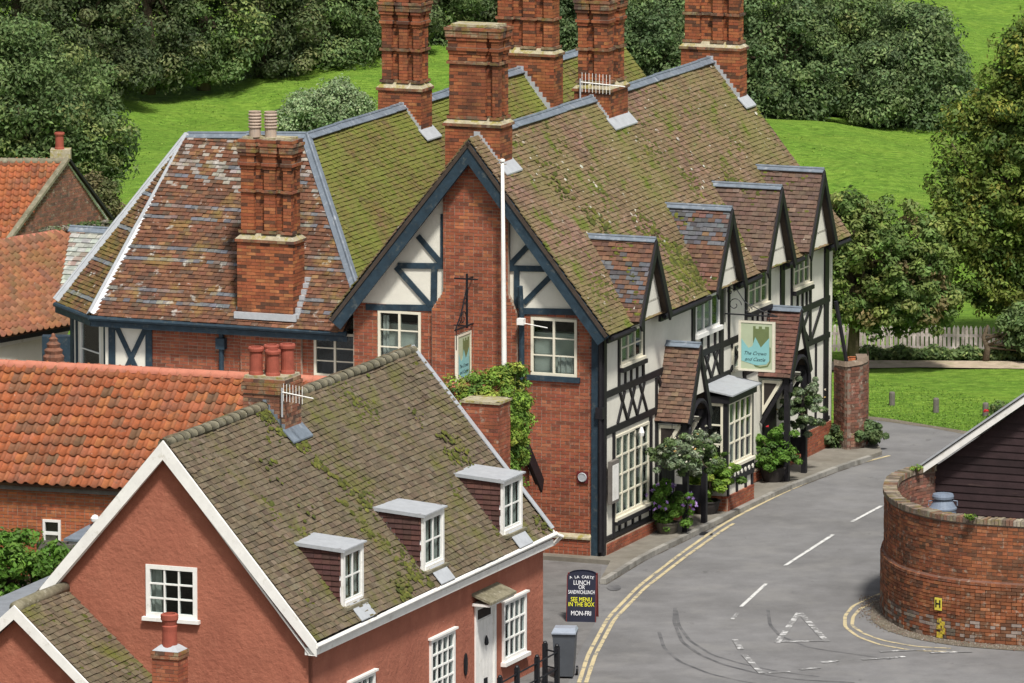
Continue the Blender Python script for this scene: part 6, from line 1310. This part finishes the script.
# tufts on the wall top
for (px, py, lb) in ((916, 470, 'green tuft growing where the wall meets the shed corner'), (970, 519, 'yellow green weed tuft growing on the wall coping')):
    p = gz(px, py, H1+.1); bush('weed_tuft', lb, 'weed', tuple(p), (.11, .07, .05), 160, .035, 'ivy', k=12, clump=.07)
SH = Frame(np.array([9.12, 159.9, 0]), 21.3)
shd = froot('weatherboard_shed', SH, 'dark weatherboarded shed with white verge behind the curved wall', 'shed')
v0 = SH.b(919, 468.5, -.35); v1 = SH.b(1024, 396, -.35); sl_ = (v1[2]-v0[2])/(v1[0]-v0[0])
xs0 = SH.b(928, 480, 0)[0]; sw = 8.4; zr_ = v0[2]+sl_*(sw/2)
zz = 1.2; i = 0
MB().prism([(xs0+.03, .02, 1.0), (xs0+sw, .02, 1.0), (xs0+sw, .02, v0[2]), (xs0+sw/2, .02, zr_-.3), (xs0+.03, .02, v0[2]-.08)], (0, .1, 0)).build('frame_wall', M['board'], shd)
while zz < zr_-.2:
    zb_ = zz; ztp = zz+.175; xe = xs0+max(0, (ztp+.1-(v0[2]-.1))/sl_)
    xe = xs0+max(0, (zb_-(v0[2]-.12))/sl_); xt = xs0+max(0, (ztp-(v0[2]-.12))/sl_)
    if xt < xs0+sw/2-.2:
        xr_ = 2*(xs0+sw/2)-xe; xrt = 2*(xs0+sw/2)-xt; c_ = R.uniform(.75, 1.3)*np.array([.030, .017, .018])
        MB().add([(xe, -.030, zb_), (xr_, -.030, zb_), (xr_, .02, zb_), (xe, .02, zb_), (xt, -.006, ztp), (xrt, -.006, ztp), (xrt, .02, ztp), (xt, .02, ztp)], QUADS, col=c_).build('board', M['board'], shd)
    zz += .16
M['board'].node_tree  # boards take their own tint
MB().box(xs0, -.05, 1.0, xs0+.09, .04, v0[2]-.05, (.03, .018, .02)).build('corner_board', M['board'], shd)
for sg, nm in ((1, 0), (-1, 1)):
    X0, X1 = (v0[0], xs0+sw/2) if sg > 0 else (2*(xs0+sw/2)-v0[0], xs0+sw/2)
    MB().prism([(X0, -.38, v0[2]), (X1, -.38, zr_+.05), (X1, -.38, zr_-.12), (X0, -.38, v0[2]-.16)], (0, .04, 0)).build('barge_board', M['white'], shd)
    MB().prism([(X0, -.42, v0[2]+.03), (X1, -.42, zr_+.08), (X1, 9, zr_+.08), (X0, 9, v0[2]+.03)], (0, 0, .05)).build('roof', M['white'] if False else M['lead_pale'], shd)
MB().box(xs0+.05, .1, 1.0, xs0+sw-.1, 8.8, v0[2]-.1, (.03, .018, .02)).build('wall', M['board'], shd)
# milk churn
chp = SH.b(943, 500, -.75); ch_ = empty('milk_churn', tuple(SH.w(chp[0], -.75, 1.28)), 0, 'dull grey metal milk churn standing behind the curved wall', 'milk churn')
ctop = SH.b(943, 493, -.75)[2]-1.28; print('churn height', ctop)
hc = max(.62, min(ctop, .95)); MB().lathe([(.27, 0), (.29, .03), (.28, .08), (.29, .10), (.29, hc*.55), (.305, hc*.57), (.305, hc*.61), (.28, hc*.64), (.20, hc*.80), (.19, hc*.86)], (0, 0, 0), 24).build('body', M['steel'], ch_, smooth=False)
MB().lathe([(.19, hc*.85), (.235, hc*.86), (.24, hc*.92), (.22, hc*.98), (.10, hc), (.02, hc)], (0, 0, 0), 24).build('lid', M['steel'], ch_, smooth=False)
for sx in (-1, 1): MB().tube([(sx*.20, 0, hc*.80), (sx*.31, 0, hc*.78), (sx*.31, 0, hc*.66)], .014, 6).build('handle', M['steel'], ch_)

# ================================================================== BUILDINGS AT THE LEFT EDGE
LBf = Frame(np.array([-11.0, 178.0, 0]), 0)
def place(px, py, Y): d = fw*FPX+rt*(px-512)+upv*(341.5-py); return CP+d*(Y/d[1])
e0, e1 = place(-12, 339, 178), place(79, 323, 180.6); r0_, r1_ = place(-12, 244, 182.5), place(104, 224, 185.5)
lb = empty('pantiled_outhouse', (e0[0], e0[1], 0), 0, 'low outhouse with weathered orange pantile roof at the left edge beneath the brick gable', 'outbuilding')
L0 = np.array([e0[0], e0[1], 0]); loc = lambda p: tuple(np.array(p)-L0)
pantiles(lb, [loc(e0), loc(e1), loc(r1_), loc(r0_)], TP['pantfar'], 'pantile_old', .25, .21, 160)
ridge_run(lb, loc(r0_), loc(r1_), .12, 'ridge_clay', .4)
def wall_line(parent, a, b, z0, z1, m, th=.2, name='wall'):
    a, b = np.array(a, float)[:2], np.array(b, float)[:2]; t = (b-a)/np.linalg.norm(b-a); n_ = np.array([-t[1], t[0]])
    return MB().prism([(*a, z0), (*b, z0), (*(b+n_*th), z0), (*(a+n_*th), z0)], (0, 0, z1-z0)).build(name, M[m], parent)
a_, b_ = np.array(loc(e0)), np.array(loc(e1)); wall_line(lb, a_+(0, .35, 0), b_+(-.3, .35, 0), -.2, min(a_[2], b_[2])-.12, 'plaster')
MB().bar(a_+(0, .1, -.1), b_+(0, .1, -.1), .12, .03).build('fascia', M['timber_black_shade'], lb); MB().bar(a_+(0, .30, -.24), b_+(-.3, .30, -.24), .10, .03).build('white_board', M['white'], lb)
w0 = np.array(loc(place(30, 350, 178.6))); MB().box(w0[0]+.3, w0[1]-.12, w0[2]-.9, w0[0]+1.6, w0[1]+.2, w0[2]+.35).build('dark_door', M['timber'], lb)
lv = empty('dry_creeper', tuple(place(78, 232, 184.5)), 0, 'grey dried creeper clinging to the ridge between orange roof and brick gable', 'climbing plant')
Cc = np.array([(R.uniform(-.95, .9), R.uniform(-.2, .2), 0) for _ in range(60)]); Cc[:, 2] = .02+.12*Cc[:, 0]+R.uniform(-.05, .16, 60); b = MB(); leaves(b, Cc, np.full(60, .14), 1900, .05, [(4, (.30, .28, .22)), (2, (.20, .20, .13)), (1, (.10, .16, .05))]); b.build('stems_and_leaves', M['leaf'], lv, 'stuff')
# gabled building behind
ap_, fl_, fr_ = place(57, 162, 197), place(8, 245, 194.2), place(108, 222, 198.6)
lc = empty('brick_gabled_house', (ap_[0], ap_[1], 0), 0, 'old brick gabled house with orange pantiles and one small chimney at the far left', 'house')
L0 = np.array([ap_[0], ap_[1], 0]); loc = lambda p: np.array(p)-L0
A_, Lf, Rf = loc(ap_), loc(fl_), loc(fr_); gd = Rf-Lf; gd[2] = 0; gd /= np.linalg.norm(gd)
A_ = Lf+gd*((A_-Lf)@gd)+np.array([0, 0, A_[2]-Lf[2]]); hw1 = (A_-Lf)@gd; W_ = (Rf-Lf)@gd
brickwork(lc, [(0, -.2), (W_, -.2), (W_, Rf[2]-.02), (hw1, A_[2]-.05), (0, Lf[2]-.05)], [], (Lf[0], Lf[1], 0), gd[:2], 'far', 'brick_old', L=.225)
ridge_dir = np.array([-gd[1]*0-1.0, .04, 0]); ridge_dir /= np.linalg.norm(ridge_dir); RL = 6.0
pantiles(lc, [tuple(Lf+ridge_dir*RL+(0, 0, .03)), tuple(Lf+(0, 0, .03)), tuple(A_+(0, 0, .03)), tuple(A_+ridge_dir*RL+(0, 0, .03))], TP['pant'], 'pantile', .235, .20, 150)
MB().prism([A_, A_+ridge_dir*RL, Rf+ridge_dir*RL, Rf], (0, 0, .08)).build('rear_roof', M['pantile_old'], lc)
ridge_run(lc, A_+ridge_dir*RL+(0, 0, .05), A_+(0, 0, .05), .12, 'ridge_grey', .4)
MB().bar(A_+(0, -.06, .08), Lf+(0, -.06, .08), .16, .08, (0, 0, 1)).build('verge', M['ridge_grey'], lc); MB().bar(A_+(0.02, -.06, .06), Rf+(0.1, -.06, .06), .10, .07, (0, 0, 1)).build('verge', M['timber_black_shade'], lc)
cp_ = loc(place(60, 163, 197.6)); pln = [(cp_[0]-.26, cp_[1]), (cp_[0]+.28, cp_[1]), (cp_[0]+.28, cp_[1]+.5), (cp_[0]-.26, cp_[1]+.5)]; cz_ = loc(place(60, 150, 197.6))[2]
co = MB().prism([(x, y, 3.2) for x, y in pln], (0, 0, cz_-3.2)).build('chimney', M['cement'], lc); MB().lathe(pot_mesh(.13, .45), (cp_[0]-.02, cp_[1]+.2, cz_), 14).build('chimney_pot', M['pot'], co)

# ================================================================== GREEN, FENCE, POSTS
for (x, y, h_, lb_) in ((892, 404.5, .31, 'short grey bollard nearest the garden wall on the green'), (936, 411.5, .33, 'middle of the three grey bollards on the green'), (985.5, 415, .30, 'grey bollard beside the red flowering plant on the green')):
    p = gz(x, y, -.1); o = empty('wooden_post', (p[0], p[1], -.12), R.uniform(0, .5), lb_, 'bollard', 'short posts along the green')
    MB().lathe([(.075, 0), (.075, h_), (.06, h_+.03), (.01, h_+.03)], (0, 0, 0), 10).build('shaft', M['wood_grey'], o)
p = gz(1003, 418, -.1); bush('verge_plants', 'straggly red flowering plants at the grass edge beyond the shed roof', 'plant', (p[0], p[1], -.1), (.42, .3, .18), 1500, .04, 'mid', k=30, flowers=(14, .06, RED))
fence = empty('paling_fence', (0, 0, 0), 0, 'whitewashed paling fence under the trees beyond the green', 'fence')
f0_, f1_ = gz(815, 353, -.1), gz(1060, 357, -.1); dv = f1_-f0_; Lf_ = np.linalg.norm(dv[:2]); dv /= Lf_; kc_ = [MB().box(0, 0, 0, .08, .02, .66, (c, c*.88, c*.80)).add([(0, 0, .66), (.08, 0, .66), (.08, .02, .66), (0, .02, .66), (.04, .01, .74)], N=[[0, 1, 4], [1, 2, 4], [2, 3, 4], [3, 0, 4]], col=(c, c*.95, c*.88)).mesh('pale', M['pale']) for c in (.58, .48, .64, .40)]
s = 0
while s < Lf_:
    o = bpy.data.objects.new('pale', kc_[int(R.integers(4))]); COL.objects.link(o); o.parent = fence; p = f0_+dv*s; o.location = (p[0], p[1], -.05); o.rotation_euler = (R.uniform(-.02, .02), R.uniform(-.03, .03), math.atan2(dv[1], dv[0])); s += .115
for z in (.15, .48): MB().hexa(f0_+np.array([0, .025, z]), dv*Lf_, (0, .04, 0), (0, 0, .07), (.5, .47, .42)).build('rail', M['pale'], fence)
b = MB(); n = 16000; u = R.random(n); px = gz(862, 358, -.1)+(gz(1070, 359, -.1)-gz(862, 358, -.1))*u[:, None]; hh2 = .10+.16*(np.sin(u*40)*.5+.5)*R.random(n)
C_ = np.column_stack([px[:, 0]+R.normal(size=n)*.05, px[:, 1]+R.uniform(-.3, .5, n), hh2*R.random(n)-.05]); leaves(b, C_, np.full(n, .06), n, .07, LP['mid'], up=.6)
o = b.build('rough_verge', M['leaf'], None, 'stuff'); tag(o, 'rough green weeds along the foot of the paling fence', 'weeds')

# ================================================================== TREES AND SHRUBS
def gp(px, Y): return place(px, 300, Y)[0]
tree('oak_tree', 'broad dark green tree with open crown behind the outhouse at the far left', 'tree', (gp(35, 214), 214, 0), [(0, 0, 3.1, 2.3, 1.9, 2.9), (1.3, -.3, 2.2, 1.5, 1.4, 2.1), (-1.6, 0, 3.6, 1.9, 1.6, 2.6)], 'mid', 62000, .072, (.35, .7), .75, .22, limbs=22)
tree('hawthorn_bush', 'brownish straggly bush under the oak beside the brick gable', 'bush', (gp(92, 205), 205, 0), [(0, 0, 1.6, .9, .7, 1.2)], 'scrub', 9000, .06, (.18, .35), 1.4, .06, limbs=16)
# wood along the top left
wood = [(20, 262, 'dark', 3.4), (85, 256, 'dark', 3.2), (150, 252, 'dark', 3.0), (205, 254, 'mid', 3.0), (262, 257, 'dark', 3.0), (322, 260, 'mid', 3.0), (380, 263, 'dark', 3.0), (432, 266, 'mid', 2.8), (485, 270, 'dark', 2.9), (560, 268, 'mid', 2.9)]
wl_b = ['behind the left oak crown', 'at the left corner of the field', 'over the lowest dark hedge bottom', 'with greyish leaves above the field edge', 'above the middle of the field edge', 'with paler clumps above the shrub', 'left of the first tall ridge chimney', 'between the two tallest left chimneys', 'behind the gable chimney', 'seen through the gap between the middle chimneys']
for i, (px, Y, sp, r) in enumerate(wood):
    yb = [110, 108, 97, 93, 86, 79, 72, 62, 55, 50][i]; Yb = gz(0, yb, -.1)[1]+1.6
    tree('woodland_tree', 'dark leafy woodland tree '+wl_b[i], 'tree', (gp(px, Yb), Yb, 0), [(0, 0, 2.4, r*.62, 1.5, 2.4), (R.uniform(-.6, .6), .4, 5.0, r*.55, 1.6, 2.4), (R.uniform(-1, 1), -.2, .9, r*.6, 1.2, .9)], sp, 36000, .075, (.35, .75), .75, .2, 'trees of the wood beyond the field', limbs=8)
tree('sallow_bush', 'rounded pale grey green bush in the field beyond the inn roof', 'bush', (gp(328, 231), 231, 0), [(0, 0, 1.0, 1.35, 1.0, 1.15), (.45, 0, 1.35, .85, .7, .85), (-.6, 0, .95, .95, .7, .85)], 'grey', 30000, .055, (.2, .4), 1.6, .1, limbs=5)
# shrubs to the right of the chimneys
sh = [(645, 236, 2.0, 4.2, 'hedge', 'dark thicket between the middle and right chimneys'), (705, 240, 2.1, 5.2, 'mid', 'tall tree mostly hidden behind the last ridge chimney'), (590, 244, 2.0, 5.0, 'hedge', 'leafy thicket between the two middle chimneys'), (775, 236.5, 2.3, 5.0, 'hedge', 'tall thicket just right of the last chimney'), (845, 240, 2.2, 4.9, 'mid', 'tall bushy tree at the top of the thicket'), (912, 237, 1.7, 3.7, 'hedge', 'rounded bushy tree at the right end of the thicket')]
for i, (px, Y, r, h_, sp, lb_) in enumerate(sh):
    tree('thicket_bush', lb_, 'bush', (gp(px, Y), Y, 0), [(0, 0, h_*.42, r, 1.5, h_*.45), (.2, .5, h_*.72, r*.75, 1.4, h_*.36), (-.4, -.4, h_*.22, r*.95, 1.1, h_*.24)], sp, 46000, .07, (.32, .65), .8, .15, 'bushes of the thicket beyond the inn', limbs=10)
# chestnut and maple near the fence
tree('chestnut_tree', 'young horse chestnut with browning leaves behind the far end of the inn', 'tree', (gp(853, 188.5), 188.7, 0), [(.45, 0, 2.9, 1.35, 1.0, 1.7), (1.35, 0, 2.3, 1.1, .9, 1.3), (-.3, 0, 2.3, .9, .8, 1.2), (1.6, .2, 3.2, .7, .6, 1.0), (-.2, 0, 3.6, .8, .8, 1.0), (1.7, .1, 1.7, .9, .7, .8), (.6, -.1, 1.5, .9, .6, .5)], 'chest', 40000, .07, (.18, .36), 1.15, .14, limbs=26)
tree('maple_tree', 'tall broad yellow green tree filling the right edge beyond the fence', 'tree', (gp(1030, 192), 192, 0), [(0, 0, 4.6, 2.0, 1.8, 3.4), (-.9, 0, 3.8, 1.5, 1.2, 2.0), (-1.5, 0, 5.6, .8, .7, .8), (.3, 0, 8.0, 1.0, 1.0, 1.0), (-1.55, 0, 6.0, .6, .5, .45), (.9, 0, 6.5, 1.9, 1.5, 2.4), (-1.2, -.2, 2.3, 1.7, 1.1, 1.3), (.9, -.2, 2.1, 1.9, 1.1, 1.3), (-1.6, 0, 3.3, 1.1, .9, 1.2)], 'yel', 90000, .07, (.25, .55), 1.0, .25, limbs=30)
tree('fence_bush', 'low green bush against the fence at the right edge below the tall tree', 'bush', (gp(985, 191), 190.6, 0), [(1.3, 0, .8, .8, .6, .65)], 'mid', 9000, .07, (.2, .35), 1.1, .08, limbs=8)
tree('far_hedge_tree', 'small dark tree at the corner of the distant bright field', 'bush', (gp(950, 262), 262, 0), [(0, 0, .6, .9, .7, .6)], 'dark', 2500, .1, (.2, .4), 1.2, .06, limbs=5) if False else None
b = MB(); n = 42000; a_ = R.random(n) < .55
X_ = np.where(a_, R.uniform(-15, 1, n), R.uniform(6, 17, n)); Y_ = np.where(a_, R.uniform(205, 258, n), R.uniform(193, 292, n))
ck = np.sin(X_*1.3+Y_*.23)*np.sin(Y_*.41-X_*.5)+.5*np.sin(X_*3.1+Y_*.9)+R.normal(size=n)*.5 > .25; X_, Y_ = X_[ck], Y_[ck]; n = len(X_)
hh_ = np.clip((Y_-198)/20, 0, 1); Z_ = -.13+hh_*(.34*np.sin(X_*.30+Y_*.16)+.40*np.sin(X_*.13-Y_*.19+1)+.10*np.sin(X_*.8+Y_*.5)*np.sin(Y_*.45)+.05*np.sin(X_*1.9+Y_*.7)+.05*np.sin(Y_*1.3-X_*.8))
C_ = np.column_stack([X_, Y_, Z_+.02]); leaves(b, C_, np.full(n, .03), n, .035, [(3, (.16, .28, .035)), (2, (.12, .23, .03)), (3, (.23, .34, .055))], up=1.2, jit=.2)
o = b.build('field_tufts', M['leaf'], None, 'stuff'); tag(o, 'coarser tufts of grass across the rolling fields', 'grass')
# grass tufts that break the edges of the green
b = MB(); n = 9000; egA = np.array(G([(1040, 444), (1000, 438.5), (965, 433), (930, 426.5), (890, 421), (862, 417)], RZ)); dd = np.r_[0, np.cumsum(np.linalg.norm(np.diff(egA, axis=0), axis=1))]; u = R.random(n)*dd[-1]
px = np.column_stack([np.interp(u, dd, egA[:, 0]), np.interp(u, dd, egA[:, 1])+.3+R.random(n)**2*6]); leaves(b, np.column_stack([px, np.full(n, -.11)]), np.full(n, .02), n, .022, [(3, (.15, .27, .035)), (2, (.21, .33, .06)), (2, (.10, .20, .03))], up=.8, jit=.2)
o = b.build('grass_tufts', M['leaf'], None, 'stuff'); tag(o, 'grass tufts over the mown green', 'grass')
print('objects', len(bpy.data.objects), 'tris', sum(len(o.data.polygons) for o in bpy.data.objects if o.type == 'MESH'))
